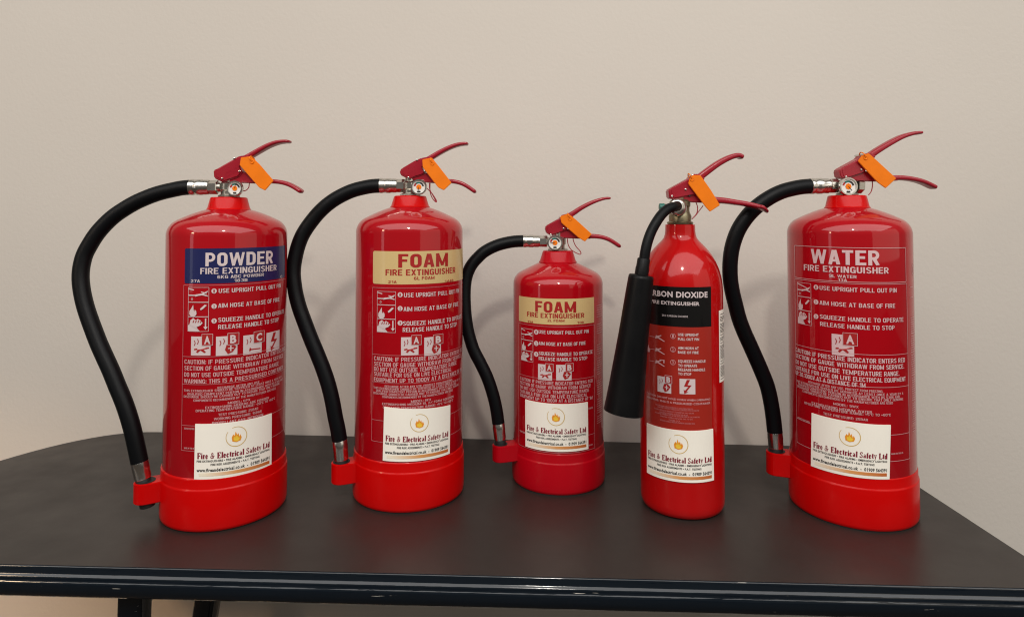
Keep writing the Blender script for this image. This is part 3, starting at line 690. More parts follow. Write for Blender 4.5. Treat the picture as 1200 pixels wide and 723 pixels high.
def stored_pressure(X, Y, rb, rcol, hcol, zs, zt, cap, label, colm='collar'):
    root = thing('fire_extinguisher', X, Y, label, 'fire extinguisher', 'fire extinguishers standing in a row on the table')
    C = Cyl(X, Y, rb, root); C.cm = M[colm]
    mb = MB(); lathe(mb, body_profile(rb, zs, cap[0] - .006, zt), 96); mb.build('cylinder_body', M['red'], root, sharp=50)
    mb = MB(); lathe(mb, rim_collar(rcol, hcol, .004), 96); mb.build('base_collar', C.cm, root, sharp=50)
    mb = MB(); lathe(mb, [(rb - .008, 0), (rb - .002, 0), (rb + .0, .0006), (rb + .0, .003)], 72); mb.build('foot_shade_ring', M['black_and_shade'], root)  # black ring put in for the shadow line under the base collar
    r0, r1, z1 = cap; zb = zt - .0015
    mb = MB(); lathe(mb, [(r0 - .008, zb - .004), (r0 - .002, zb - .0035), (r0, zb - .002), (r0 + .0002, zb + .0005), (r0 - .0015, zb + .002), (r1 + .0015, z1 - .002), (r1 + .0006, z1 - .0006), (r1 - .001, z1), (r1 - .010, z1)], 64)
    mb.build('neck_collar', C.cm, root, sharp=40)
    # valve body: stem, hex flange, block
    mb = MB(); lathe(mb, [(.0155, z1 - .001), (.0155, z1 + .0035), (.0125, z1 + .005), (.0125, z1 + .010), (.0145, z1 + .012), (.0145, z1 + .022), (.0110, z1 + .0245), (.0085, z1 + .0255), (.0085, z1 + .034)], 40)
    mb.build('valve_body', M['nickel'], root)
    mb = MB(); lathe(mb, [(.0168, z1 - .0005), (.0175, z1 + .0008), (.0175, z1 + .0028), (.0165, z1 + .0035)], 8); mb.build('valve_flange', M['nickel'], root, sharp=20)
    return C

# ------------------------------------------------------------------ the setting
def struct(o, kind='structure'): o['kind'] = kind; return o
# wall, parallel to the back of the table (turned a little)
def wall_y(x): return 1.358 - .062 * x
mb = MB(); n = Vector((.062, 1, 0)).normalized() * .12
A, Bp = Vector((-5, wall_y(-5), 0)), Vector((5, wall_y(5), 0))
mb.add([A, Bp, Bp + Vector((0, 0, 3.0)), A + Vector((0, 0, 3.0)), A + n, Bp + n, Bp + n + Vector((0, 0, 3.0)), A + n + Vector((0, 0, 3.0))],
       [(0, 1, 2, 3), (5, 4, 7, 6), (4, 0, 3, 7), (1, 5, 6, 2), (3, 2, 6, 7), (4, 5, 1, 0)])
w = mb.build('wall', M['wall'], smooth=False)
w['label'] = 'plain beige painted wall behind the dark table'; w['category'] = 'wall'; struct(w)
mb = MB(); mb.add([(-5, -4, 0), (5, -4, 0), (5, wall_y(5), 0), (-5, wall_y(-5), 0)], [(0, 1, 2, 3)]); fl = mb.build('floor', M['floor'], smooth=False); struct(fl)

# ------------------------------------------------------------------ the table
tb = thing('side_table', 0, 1.05, 'dark charcoal table with glossy navy moulded edge and rounded corners', 'table', Z=-TZ)
def front_y(x): return .842 - .042 * x
def back_y(x): return 1.337 - .062 * x
# outline anticlockwise seen from above, starting front right
out = []
def corner(px, py, ax, ay, bx, by, n=10):   # quadratic bend from a to b round p
    for i in range(n + 1):
        t = i / n; out.append(Vector(((1 - t) ** 2 * ax + 2 * t * (1 - t) * px + t * t * bx, (1 - t) ** 2 * ay + 2 * t * (1 - t) * py + t * t * by)))
xr0, xr1 = .7005, .692
corner(xr0, front_y(xr0), xr0 - .03, front_y(xr0 - .03), xr0 - .001, front_y(xr0) + .03, 6)
corner(xr1, back_y(xr1), xr1 + .004, back_y(xr1) - .09, xr1 - .09, back_y(xr1 - .09), 8)
xs = [.5, .2, -.1, -.4, -.66]
out += [Vector((x, back_y(x))) for x in xs]
corner(-.875, back_y(-.875), -.745, back_y(-.745), -.9535, 1.2236, 12)
corner(-1.06, 1.08, -.958, 1.216, -1.08, .93, 8)
corner(-1.08, front_y(-1.08) , -1.082, .92, -1.03, front_y(-1.03), 6)
out += [Vector((x, front_y(x))) for x in (-.7, -.4, -.1, .2, .5)]
ol = []
for p in out:
    if not ol or (p - ol[-1]).length > .004: ol.append(p)
N = len(ol)
nrm = []
for i in range(N):
    d = (ol[(i + 1) % N] - ol[i - 1]).normalized(); nrm.append(Vector((d.y, -d.x)))
OX, OY = 0, 1.05
def ringat(off, z): return [(ol[i].x + nrm[i].x * off - OX, ol[i].y + nrm[i].y * off - OY, TZ + z) for i in range(N)]
# moulded edge
prof = [(0, -.0002), (.0015, .0004), (.0026, -.0002), (.0032, -.0010), (.0036, -.0024), (.0044, -.0070), (.0050, -.0080), (.0064, -.0088), (.0074, -.0097), (.0078, -.0110), (.0080, -.0130), (.0084, -.0139), (.0091, -.0145), (.0097, -.0156), (.0100, -.0175), (.0102, -.0215), (.0086, -.0275), (.0048, -.0312), (-.001, -.0325), (-.03, -.0325)]
mb = MB(); vs = []
prof = [(o_, z_ if z_ > -.001 else -.001 + (z_ + .001) * 1.24) for o_, z_ in prof]
for off, z in prof: vs += ringat(off, z)
fs = []
for j in range(len(prof) - 1):
    for i in range(N):
        i2 = (i + 1) % N; fs.append((j * N + i, j * N + i2, (j + 1) * N + i2, (j + 1) * N + i))
mb.add(vs, fs); mb.build('moulded_edge', M['table_edge'], tb, sharp=75)
mb = MB(); mb.add(ringat(.0015, .0006) + ringat(.0015, -.001) , [tuple(range(N))] + [(i, i + N, (i + 1) % N + N, (i + 1) % N) for i in range(N)]); mb.build('table_top', M['table_top'], tb, smooth=False)
mb = MB(); mb.add(ringat(-.028, -.0399), [tuple(range(N))[::-1]]); mb.build('underside', M['table_edge'], tb, smooth=False, recalc=False)
def leg(x, y, w0, w1, dx=0, dy=0):
    mb = MB(); vs = []
    for z, w_, k in ((TZ - .0400, w0, 0), (TZ - .13, w0, .1), (TZ - .16, w0 * .88, .14), (.05, w1, .95), (0, w1 * 1.05, 1)):
        for a in range(16):
            t = 2 * math.pi * a / 16; ca, sa = math.cos(t), math.sin(t)
            vs.append((x + dx * k + w_ / 2 * math.copysign(abs(ca) ** .45, ca) - OX, y + dy * k + w_ / 2 * math.copysign(abs(sa) ** .45, sa) - OY, z))
    fs = [(j * 16 + i, j * 16 + (i + 1) % 16, (j + 1) * 16 + (i + 1) % 16, (j + 1) * 16 + i) for j in range(4) for i in range(16)] + [tuple(range(16)), tuple(64 + i for i in range(16))]
    mb.add(vs, fs); mb.build('leg', M['table_edge'], tb)
leg(-.528, .93, .036, .030, -.01, -.0); leg(-.548, 1.26, .050, .034, -.09, .0); leg(.655, .885, .036, .030, .03, 0); leg(.655, 1.21, .036, .030, .03, 0)

# ------------------------------------------------------------------ the label print shared by the water and foam cylinders
SMALL5 = ['RECHARGE AFTER ANY USE. PROTECT FROM FREEZING.', 'THIS EXTINGUISHER SHOULD BE SERVICED AT LEAST ONCE A YEAR BY A',
          'QUALIFIED COMPETENT PERSON IN ACCORDANCE WITH BS 5306 AND', 'DISCHARGE SHOULD BE CARRIED OUT TO ENSURE THAT ONLY GENUINE', 'COMPONENTS RECOMMENDED BY THE MANUFACTURER ARE USED']
def print_label(C, d):
    """everything printed on one cylinder from the table of measured lines d"""
    root = C.root
    y = d['panel']; xl, xr, yt, yb = y
    xm = (xl + xr) / 2; ym = (yt + yb) / 2
    a0, a1 = C.az(xl, ym), C.az(xr, ym); zt, zb = C.z(xm, yt), C.z(xm, yb)
    mb = MB()
    if d['pm']: C.patch(mb, a0, a1, zb, zt, .0003, rc=d.get('rc', .002)); pan = B(mb, 'name_panel', M[d['pm']], root)
    else: C.box(mb, a0, a1, zb, zt, .0008); pan = B(mb, 'name_panel', M['pink_print'], root)
    for (s, x0, x1, yy, h, bold) in d['title']:
        mb = MB(); C.text(mb, s, x0, x1, yy, h, .0007, bold); B(mb, 'lettering', M[d['ink']], pan)
    # instruction frame
    bl, br, bt, bb = d['frame']; b0, b1 = C.az(bl, bt), C.az(br, bt); Zt = C.z((bl + br) / 2, bt); Zb = C.z(bl, bb)
    mb = MB(); C.box(mb, b0, b1, Zb, Zt, .0006)
    for yy, side in d['rules']: C.line_h(mb, b0, b1, C.z((bl + br) / 2 if side == 'm' else bl, yy), .0006)
    fr = B(mb, 'instruction_frame', M[d.get('fm', 'faint_print')], root)
    pm = d.get('print', 'white_print')
    three_pictograms(C, *d['pics'], fr, pm)
    nums = MB(); cut = MB()
    for i, (x, yy) in enumerate(d['nums']):
        a, z = C.az(x, yy), C.z(x, yy); C.disc(nums, a, z, 2.9 * C.px(x, yy), .0006)
        vs, fs = text_mesh(str(i + 1), .02); H = 3.4 * C.px(x, yy)
        cut.add([C.p(a + (u - .5) * H * .45 / C.r, z - H / 2 + H * v, .0009) for u, v in vs], fs)
    B(nums, 'step_number', M[pm], fr); B(cut, 'step_digit', M['red_print'], fr)
    mb = MB()
    for (s, x0, x1, yy, h) in d['steps']: C.text(mb, s, x0, x1, yy, h, .0006, .006)
    B(mb, 'instruction_lettering', M[pm], fr)
    for ic in d['icons']: class_icon(C, *ic, fr, pm)
    mb = MB()
    for (s, x0, x1, yy, h) in d['caution']: C.text(mb, s, x0, x1, yy, h, .0006, .014)
    B(mb, 'caution_lettering', M[d.get('cp', 'pink_print')], fr)
    mb = MB()
    for (s, x0, x1, yy, h) in d['fine']: C.text(mb, s, x0, x1, yy, h, .0006, .0)
    B(mb, 'fine_print', M['pink_print'], fr)
    if 'side' in d:
        mb = MB(); sx0, sx1, rows = d['side']
        s0, s1 = C.az(sx0, 400), C.az(sx0, 400) + sx1
        for y0, y1 in rows:
            k = y0
            while k < y1:
                z = C.z(sx0, k); w_ = random.uniform(.7, 1); 
                C.patch(mb, s0, s0 + (s1 - s0) * w_, z - .0009, z, .0005, n=3); k += 2.6
        B(mb, 'side_print', M['faint_print'], root)
        if d.get('mark'):
            mx, my, mr = d['mark']; mb = MB(); a, z = C.az(mx, my) + .05, C.z(mx, my)
            C.disc(mb, a, z, mr, .0006, 28, mr * .9); C.text
            vs, fs = text_mesh('BSI', .02); mb.add([C.p(a + (v - .5) * mr * .7 / C.r * -1, z + (u - .5) * mr * 1.2, .0006) for u, v in vs], fs)
            B(mb, 'approval_mark', M['faint_print'], root)

# ================================================================== POWDER
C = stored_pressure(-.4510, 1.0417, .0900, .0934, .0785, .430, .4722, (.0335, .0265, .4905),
    'large red fire extinguisher with the navy POWDER panel, leftmost on the table')
sh = .000
print_label(C, dict(panel=(216.8, 333.6, 290.8, 331.4), pm='navy', ink='white_print',
  title=[('POWDER', 241, 319.4, 303.4, 15.5, .045), ('FIRE EXTINGUISHER', 235, 323.6, 316.7, 7, .022), ('6KG ABC POWDER', 254.8, 309, 323.6, 3.6, .015), ('183B', 274.7, 290, 328.4, 3.4, .01), ('27A', 224, 234.5, 329.3, 3.4, .01), ('C', 328.2, 330.4, 324.2, 3, .01)],
  frame=(215.8, 334, 333.4, 527.5), rules=[(416, 'm'), (447.9, 'm'), (498, 'l')],
  pics=(221, 244.8, (336.6, 354.2, 371.2, 388.6)), nums=[(251, 341), (251, 358.8), (251, 376)],
  steps=[('USE UPRIGHT PULL OUT PIN', 256.4, 328.5, 338.9, 4.9), ('AIM HOSE AT BASE OF FIRE', 255.8, 327, 355.9, 4.9), ('SQUEEZE HANDLE TO OPERATE', 255.8, 332.2, 372, 4.9), ('RELEASE HANDLE TO STOP', 255.8, 326, 380.4, 4.9)],
  icons=[(224, 246.7, 394.3, 416.6, 'A', (236.8, 249.5, 391.4, 404.6)), (253, 278, 393.8, 416.2, 'B', (266.7, 279.7, 390, 403.6)), (284.8, 306.3, 392, 414.6, 'C', (297, 309, 388, 401)), (311.8, 327, 388.6, 411, 'bolt', None)],
  caution=[('CAUTION: IF PRESSURE INDICATOR ENTERS RED', 216.6, 333.6, 421.9, 5), ('SECTION OF GAUGE WITHDRAW FROM SERVICE', 216.4, 331, 429.4, 5), ('DO NOT USE OUTSIDE TEMPERATURE RANGE', 216.2, 326, 437.2, 5), ('WARNING: THIS IS A PRESSURISED CONTAINER', 216, 331, 444.4, 4.8)],
  fine=[('RECHARGE AFTER ANY USE', 255, 303.6, 451.8, 2.6), (SMALL5[1], 216, 330, 455.4, 2.6), (SMALL5[2], 220, 330.6, 458.9, 2.6), (SMALL5[3], 215.8, 327, 462.6, 2.6), (SMALL5[4], 227, 322.6, 466.2, 2.6),
        ('MODEL: 6PX', 267, 293, 470.3, 2.6), ('EXTINGUISHING MEDIUM: ABC POWDER', 240.8, 314.7, 474.2, 2.8), ('OPERATING TEMPERATURE RANGE: -20°C TO +60°C', 229.6, 321.9, 478, 2.8), ('TEST PRESSURE: 25BAR', 256, 302.3, 483, 2.8), ('WORKING PRESSURE: 15BAR', 250.8, 306.3, 487.6, 2.8), ('PROPELLANT GAS: NITROGEN', 248.7, 308, 492.2, 2.8),
        ('SERVICE RECORD', 216, 228, 502, 2), ('MADE IN THE UK', 216, 228, 525, 1.8)],
  side=(334.6, .22, [(372, 500)])))
sticker(C, (229.3, 496.4), (317.7, 484), (317.3, 544.7), (228, 560.9))
s = 1 / 7.227
def pw(*pts): return [(215 + x * s, 155 + y * s) for x, y in pts]
g = dict(housing=pw((276, 325), (300, 318), (440, 238), (490, 208), (560, 200), (590, 222), (500, 290), (520, 345), (485, 385), (360, 425), (330, 418), (282, 392)),
  low_plate=pw((330, 425), (380, 385), (500, 350), (560, 340), (700, 410), (700, 440), (600, 436), (520, 432), (400, 432)),
  low_arm=pw((640, 415), (710, 416), (760, 418), (820, 424), (880, 438), (930, 460), (975, 487), (1010, 512)), low_th=(5.4, 4.8),
  up_arm=pw((510, 235), (575, 198), (650, 155), (720, 118), (790, 92), (850, 82), (912, 82)), up_th=(7.0, 3.6),
  pins=pw((355, 395), (500, 335), (455, 228)), holes=[], wires=[pw((558, 432), (552, 470), (528, 494), (500, 498))], stamp=(pw((355, 360))[0], pw((465, 305))[0]))
L = levers(C, g); stamped_marks(L, g, C.root)
gauge(C, L, 215 + 440 * s, 155 + 477 * s, 8.9)
hose(C, [(224.0, 219.6), (213, 220.6), (201, 223), (187, 226.4), (173.7, 231), (159, 237.5), (146, 245), (133, 254), (121.8, 264.5), (112.5, 275.5), (104.6, 288), (99, 299), (95.8, 311), (94.6, 322), (95, 333), (97, 346), (100.4, 360), (105, 374), (109.8, 387), (115.6, 402), (121.8, 416), (130, 434), (137.3, 452), (144.8, 470), (151, 488), (156, 506), (160, 524), (163.6, 541)],
     .0122, .985, [(224, 219.6), (246, 219.6), (256, 219.7), (267, 219.7)], (167.6, 560.5), (156, 189, 563, 587), (173.2, 593.5))
tag(C, L, pw((485, 215), (570, 205), (640, 270), (762, 412), (690, 495), (640, 470), (475, 280)), 'orange plastic tag clipped to the handles of the navy panel POWDER extinguisher')

# ================================================================== FOAM (large)
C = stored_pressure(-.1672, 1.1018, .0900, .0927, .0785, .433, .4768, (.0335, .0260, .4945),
    'tall red fire extinguisher with a cream FOAM panel, second from the left')
print_label(C, dict(panel=(437.3, 544.2, 294.4, 333), pm='cream', ink='red_print', rc=.003,
  title=[('FOAM', 466.8, 524.6, 305.4, 15.8, .05), ('FIRE EXTINGUISHER', 452, 533.2, 319, 7, .026), ('6L FOAM', 485, 509, 325.8, 3.6, .015), ('21A', 455, 465, 330.4, 3, .01), ('144B', 521, 531, 329.2, 3, .01)],
  frame=(437, 544.3, 337.4, 516), rules=[(415.8, 'm'), (448.4, 'm'), (491, 'l')],
  pics=(442.4, 463.7, (341.4, 357.4, 373.8, 389.6)), nums=[(469, 345.4), (469, 361.4), (469, 378.4)],
  steps=[('USE UPRIGHT PULL OUT PIN', 473.5, 537.6, 344.7, 5), ('AIM HOSE AT BASE OF FIRE', 473, 536.6, 360.9, 5), ('SQUEEZE HANDLE TO OPERATE', 472.3, 540.4, 377.3, 5), ('RELEASE HANDLE TO STOP', 472, 535, 385, 5)],
  icons=[(470, 490.3, 395, 416.4, 'A', (482, 493.5, 392.6, 404)), (497, 516.4, 394.6, 416, 'B', (507.5, 518.6, 391.6, 403))],
  caution=[('CAUTION: IF PRESSURE INDICATOR ENTERS RED', 438.7, 541, 420.6, 4.9), ('SECTION OF GAUGE WITHDRAW FROM SERVICE', 438.7, 539.4, 427, 4.9), ('DO NOT USE OUTSIDE TEMPERATURE RANGE', 438.7, 534.6, 433.2, 4.9), ('SUITABLE FOR USE ON LIVE ELECTRICAL', 438.7, 528.5, 439.2, 4.7), ('EQUIPMENT UP TO 1000V AT A DISTANCE OF 1M', 438.5, 540.4, 445.2, 4.7)],
  fine=[(SMALL5[0], 451, 530, 452.2, 2.5), (SMALL5[1], 438, 538, 455.3, 2.5), (SMALL5[2], 441, 534, 458.4, 2.5), (SMALL5[3], 438, 537, 461.6, 2.5), (SMALL5[4], 448, 530, 464.8, 2.5),
        ('MODEL: 6FX', 481.6, 505, 469.3, 2.6), ('EXTINGUISHING MEDIUM: 6L 2% FOAM SOLUTION', 448, 531, 473, 2.6), ('OPERATING TEMPERATURE RANGE: +5°C TO +60°C', 449, 530.6, 477, 2.6)],
  side=(545.0, .25, [(330, 352), (372, 500)])))
sticker(C, (450.6, 476.2), (527, 474.4), (526.3, 531), (449, 539))
s = 1 / 8.03
def fm(*pts): return [(440 + x * s, 155 + y * s) for x, y in pts]
g = dict(housing=fm((238, 362), (262, 342), (380, 272), (440, 248), (520, 235), (550, 265), (445, 330), (470, 392), (440, 410), (325, 445), (275, 425), (242, 405)),
  low_plate=fm((300, 440), (360, 410), (440, 395), (500, 385), (640, 450), (680, 480), (560, 482), (460, 474)),
  low_arm=fm((600, 460), (690, 462), (740, 466), (800, 480), (850, 503), (900, 535), (948, 570)), low_th=(5.0, 4.6),
  up_arm=fm((470, 275), (540, 232), (620, 185), (700, 146), (770, 122), (830, 112), (876, 112)), up_th=(6.6, 3.6),
  pins=fm((320, 433), (474, 375), (400, 268)), holes=fm((450, 378)), wires=[fm((514, 480), (514, 560), (535, 620), (568, 658), (572, 640), (530, 575), (480, 525)), fm((508, 480), (512, 540), (548, 610), (570, 655))], stamp=(fm((328, 400))[0], fm((430, 355))[0]))
L = levers(C, g); stamped_marks(L, g, C.root)
gauge(C, L, 440 + 410 * s, 155 + 517 * s, 9.0, 200)
hose(C, [(445.8, 217.8), (436, 218.4), (426.8, 220), (415, 223), (404.6, 227.2), (393, 233.4), (382.5, 241), (373.5, 249.5), (366, 258.4), (359, 268), (353.5, 277.6), (349, 289.5), (346, 302), (344.3, 312), (343.8, 322), (345, 334), (347, 346), (351, 361), (356.9, 377.3), (364, 396), (371.8, 414.7), (379, 433), (385.2, 452), (389.6, 470.5), (393, 489), (395.8, 502), (398, 515.4)],
     .0122, 1.06, [(445.8, 217.8), (465.6, 217.8), (474.5, 217.9), (484, 218)], (399.8, 538), (386.7, 416.6, 540.5, 564), (400.6, 549))
tag(C, L, fm((440, 258), (530, 240), (590, 315), (717, 478), (643, 548), (590, 522), (445, 332)), 'orange plastic tag clipped to the handles of the tall cream panel FOAM extinguisher')

# ================================================================== FOAM (small)
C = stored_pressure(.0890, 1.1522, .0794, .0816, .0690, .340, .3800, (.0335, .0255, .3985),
    'smallest red fire extinguisher with cream FOAM panel, in the middle of the row', 'collar_dull')
print_label(C, dict(panel=(608.3, 696, 350.2, 380.6), pm='cream', ink='red_print', rc=.001,
  title=[('FOAM', 627.4, 675, 360, 12.8, .05), ('FIRE EXTINGUISHER', 618, 684.4, 370.2, 5.5, .026), ('2L FOAM', 641.5, 661.4, 375.7, 2.8, .012), ('13A', 618.6, 625, 377, 2.4, .01), ('70B', 676.3, 683.8, 377.8, 2.4, .01)],
  frame=(608.3, 696, 383, 520), rules=[(444.6, 'm'), (503, 'l')],
  pics=(611.3, 624.8, (385, 398.5, 411, 423.4)), nums=[(628.5, 389), (628.5, 402.3), (628.5, 414.9)],
  steps=[('USE UPRIGHT PULL OUT PIN', 631.5, 689.6, 389.8, 4), ('AIM HOSE AT BASE OF FIRE', 631.5, 686, 403.3, 4), ('SQUEEZE HANDLE TO OPERATE', 631.5, 694, 415, 4), ('RELEASE HANDLE TO STOP', 631.5, 688, 421.2, 4)],
  icons=[(630.7, 647, 427, 445.4, 'A', (639.4, 648.4, 426, 435.2)), (651.8, 669.7, 427.4, 445.8, 'B', (662.7, 671.6, 425.6, 435))],
  caution=[('CAUTION: IF PRESSURE INDICATOR ENTERS RED', 610, 694.2, 449.2, 3.8), ('SECTION OF GAUGE WITHDRAW FROM SERVICE', 610, 692, 454.3, 3.8), ('DO NOT USE OUTSIDE TEMPERATURE RANGE', 610, 690, 459.4, 3.8), ('SUITABLE FOR USE ON LIVE ELECTRICAL', 610, 688, 464.4, 3.8), ('EQUIPMENT UP TO 1000V AT A DISTANCE OF 1M', 610, 694, 469.4, 3.8)],
  fine=[('BY THE MANUFACTURER', 689, 694.5, 478, 2), ('SERVICE RECORD', 610, 616, 506, 1.8), ('MADE IN THE UK', 689.5, 694.5, 521, 1.6)],
  side=(699.0, .30, [(358, 372), (380, 392), (404, 416), (420, 440), (446, 462), (468, 484), (488, 498)])))
sticker(C, (616.1, 467.6), (688.2, 470.7), (688.9, 525.5), (616.4, 522.4))
def sm(*pts): return [(610 + x * s, 220 + y * s) for x, y in pts]
g = dict(housing=sm((228, 375), (240, 358), (370, 285), (375, 262), (460, 240), (500, 272), (420, 335), (440, 395), (400, 412), (285, 450), (262, 438), (238, 425)),
  low_plate=sm((270, 440), (330, 410), (420, 385), (500, 400), (640, 448), (660, 480), (540, 480), (400, 474)),
  low_arm=sm((560, 455), (650, 456), (710, 458), (770, 467), (830, 488), (885, 520), (942, 560)), low_th=(5.6, 4.4),
  up_arm=sm((440, 275), (500, 238), (570, 192), (650, 150), (720, 122), (790, 103), (850, 100)), up_th=(6.4, 3.0),
  pins=sm((280, 440), (400, 385), (374, 276)), holes=[], wires=[sm((440, 478), (450, 540), (485, 590), (555, 627), (566, 605), (520, 550), (498, 500), (494, 478))], stamp=None)
L = levers(C, g)
gauge(C, L, 610 + 323 * s, 220 + 518 * s, 8.8, 120)
hose(C, [(613.6, 282.6), (604, 283), (594.7, 284.4), (584.5, 287), (574.8, 291), (566.5, 296), (560, 302), (554.2, 308.5), (550, 315.5), (546.6, 325), (545, 336), (544.6, 348), (545, 360), (546, 372), (548, 385), (551.2, 398), (555.6, 411), (563.3, 426), (570.5, 441), (575.9, 456), (580, 471), (582.3, 483), (584, 495.6)],
     .0107, 1.12, [(613.6, 282.6), (632.4, 282.8), (641.5, 283), (650, 283.2)], (586.0, 514.5), (577, 600.6, 520, 539), (587.2, 528))
tag(C, L, sm((372, 272), (450, 245), (520, 300), (672, 438), (606, 508), (545, 470), (385, 332)), 'orange plastic tag clipped to the handles of the smallest FOAM extinguisher')

# ================================================================== WATER
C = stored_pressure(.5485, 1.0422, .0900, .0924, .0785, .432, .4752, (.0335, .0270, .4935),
    'large red fire extinguisher lettered WATER without a coloured panel, rightmost on the table')
print_label(C, dict(panel=(931.8, 1061, 290.4, 330.4), pm=None, ink='pink_print2',
  title=[('WATER', 950.7, 1030.4, 301.8, 17.2, .05), ('FIRE EXTINGUISHER', 942.4, 1041, 316.2, 7.2, .026), ('9L WATER', 971.5, 1003.8, 323.9, 3.6, .015), ('13A', 982, 992.6, 328.3, 3.2, .01)],
  frame=(932, 1062, 332.4, 516), rules=[(414.3, 'm'), (451.8, 'm'), (488, 'l')], fm='pink_print', print='pink_print2', cp='pink_print2',
  pics=(935.2, 950.7, (331.4, 348, 363.8, 380.4)), nums=[(956.5, 336.6), (956.5, 353.8), (956.5, 370.8)],
  steps=[('USE UPRIGHT PULL OUT PIN', 960.7, 1050.3, 339.9, 5), ('AIM HOSE AT BASE OF FIRE', 960.7, 1048.6, 357.8, 5), ('SQUEEZE HANDLE TO OPERATE', 961, 1058.2, 374.8, 5), ('RELEASE HANDLE TO STOP', 961.3, 1048, 383.3, 5)],
  icons=[(975, 1001, 392.2, 416.8, 'A', (988, 1004.8, 390.2, 404.8))],
  caution=[('CAUTION: IF PRESSURE INDICATOR ENTERS RED', 933, 1060, 421.2, 5.2), ('SECTION OF GAUGE WITHDRAW FROM SERVICE.', 933, 1059, 428.4, 5.2), ('DO NOT USE OUTSIDE TEMPERATURE RANGE.', 933, 1053.5, 435.8, 5.2), ('SUITABLE FOR USE ON LIVE ELECTRICAL EQUIPMENT', 933, 1060.8, 443.4, 5), ('UP TO 1000V AT A DISTANCE OF 1M', 933, 1014, 446.8, 5)],
  fine=[(SMALL5[0], 947.8, 1034.5, 455.6, 2.7), (SMALL5[1], 934, 1058, 459.8, 2.7), (SMALL5[2], 936, 1054, 463, 2.7), (SMALL5[3], 935, 1058, 466.3, 2.7), (SMALL5[4], 941, 1046, 469.4, 2.7),
        ('MODEL: 9WX', 976.7, 1006, 475, 2.8), ('EXTINGUISHING MEDIUM: WATER', 951.6, 1021.6, 479.2, 2.8), ('OPERATING TEMPERATURE RANGE: +5°C TO +60°C', 943.2, 1043.6, 483, 2.8), ('TEST PRESSURE: 25BAR', 965, 1017, 489, 2.8), ('SERVICE RECORD', 935, 949, 492, 2), ('MADE IN THE UK', 1044, 1058, 531, 1.8)],
  side=(1067.2, .20, [(336, 337), (348, 349), (372, 391), (394, 413), (416, 440), (443, 470), (473, 497), (503, 508)]), mark=(1069, 316, .0085)))
sticker(C, (951.8, 483.6), (1043.2, 497.6), (1041.7, 560.9), (951, 545.4))
s = 1 / 7.229
def wt(*pts): return [(970 + x * s, 145 + y * s) for x, y in pts]
g = dict(housing=wt((70, 400), (85, 385), (255, 292), (262, 270), (330, 250), (385, 282), (300, 345), (300, 400), (270, 425), (130, 470), (105, 468), (82, 460)),
  low_plate=wt((120, 470), (190, 440), (280, 405), (380, 410), (560, 450), (580, 485), (420, 492), (250, 490)),
  low_arm=wt((500, 462), (580, 460), (640, 462), (700, 470), (760, 483), (810, 500), (860, 523), (910, 548)), low_th=(6.0, 4.8),
  up_arm=wt((330, 290), (400, 240), (470, 196), (550, 150), (620, 115), (690, 92), (740, 83), (792, 80)), up_th=(7.4, 3.6),
  pins=wt((123, 455), (250, 395), (268, 270)), holes=wt((270, 400)), wires=[wt((378, 490), (378, 530), (368, 575), (345, 606))], stamp=None)
L = levers(C, g)
gauge(C, L, 970 + 168 * s, 145 + 533 * s, 10.4, 250)
mb = MB(); p0 = L(1003, 218); p1 = L(1010, 218.5); cyl(mb, p0, p1, .012, 6, .001); mb.build('valve_plug', M['nickel'], C.root, sharp=20)
hose(C, [(949.8, 218.4), (940, 219.2), (930, 221), (918.5, 224), (908, 228.4), (897, 234.8), (886.7, 242.5), (878, 251), (870.6, 260.5), (865, 270), (860.9, 280), (857.8, 291), (856, 303), (855.4, 315), (856, 328), (858.2, 342), (861.6, 356), (866, 373), (872, 389), (878.3, 403), (884.6, 417), (892.2, 434.5), (899, 452), (903.2, 470), (906, 488), (908, 505.9)],
     .0122, 1.08, [(949.8, 218.4), (971.8, 218), (982.5, 217.8), (992, 217.8)], (909.4, 524), (898, 926, 528, 554), (910, 540))
tag(C, L, wt((258, 320), (290, 270), (350, 252), (420, 315), (583, 465), (492, 548), (425, 500)), 'orange plastic tag clipped to the handles of the WATER extinguisher')

# ================================================================== CO2
root = thing('fire_extinguisher', .2800, 1.0489, 'slim red CARBON DIOXIDE fire extinguisher with black panel and black horn', 'fire extinguisher', 'fire extinguishers standing in a row on the table')
C = Cyl(.2800, 1.0489, .0654, root); C.cm = M['collar']
prof = [(.050, 0), (.058, .0008), (.0625, .004), (.0648, .010), (.0654, .018), (.0654, .340)]
for r_, z_ in ((.0648, .352), (.0630, .364), (.0598, .376), (.0550, .388), (.0490, .3985), (.0420, .4075), (.0350, .4150), (.0295, .4205), (.0262, .4250), (.0246, .4300), (.0238, .4360), (.0236, .4440), (.0232, .4465), (.020, .4468)): prof.append((r_, z_))
mb = MB(); lathe(mb, prof, 96); mb.build('cylinder_body', M['red_co2'], root, sharp=50)
mb = MB(); lathe(mb, [(.0175, .446), (.0205, .4475), (.0208, .4500), (.0190, .4515)], 48); mb.build('brass_neck_ring', M['brass'], root)
mb = MB(); lathe(mb, [(.0175, .4505), (.0180, .4600), (.0165, .4640), (.0150, .4680), (.0150, .4740), (.0165, .4770), (.0165, .4840), (.0125, .4870), (.0085, .4880), (.0085, .4960)], 28); mb.build('valve_body', M['brass'], root, sharp=25)
s = 1 / 7.231
def cw(*pts): return [(750 + x * s, 170 + y * s) for x, y in pts]
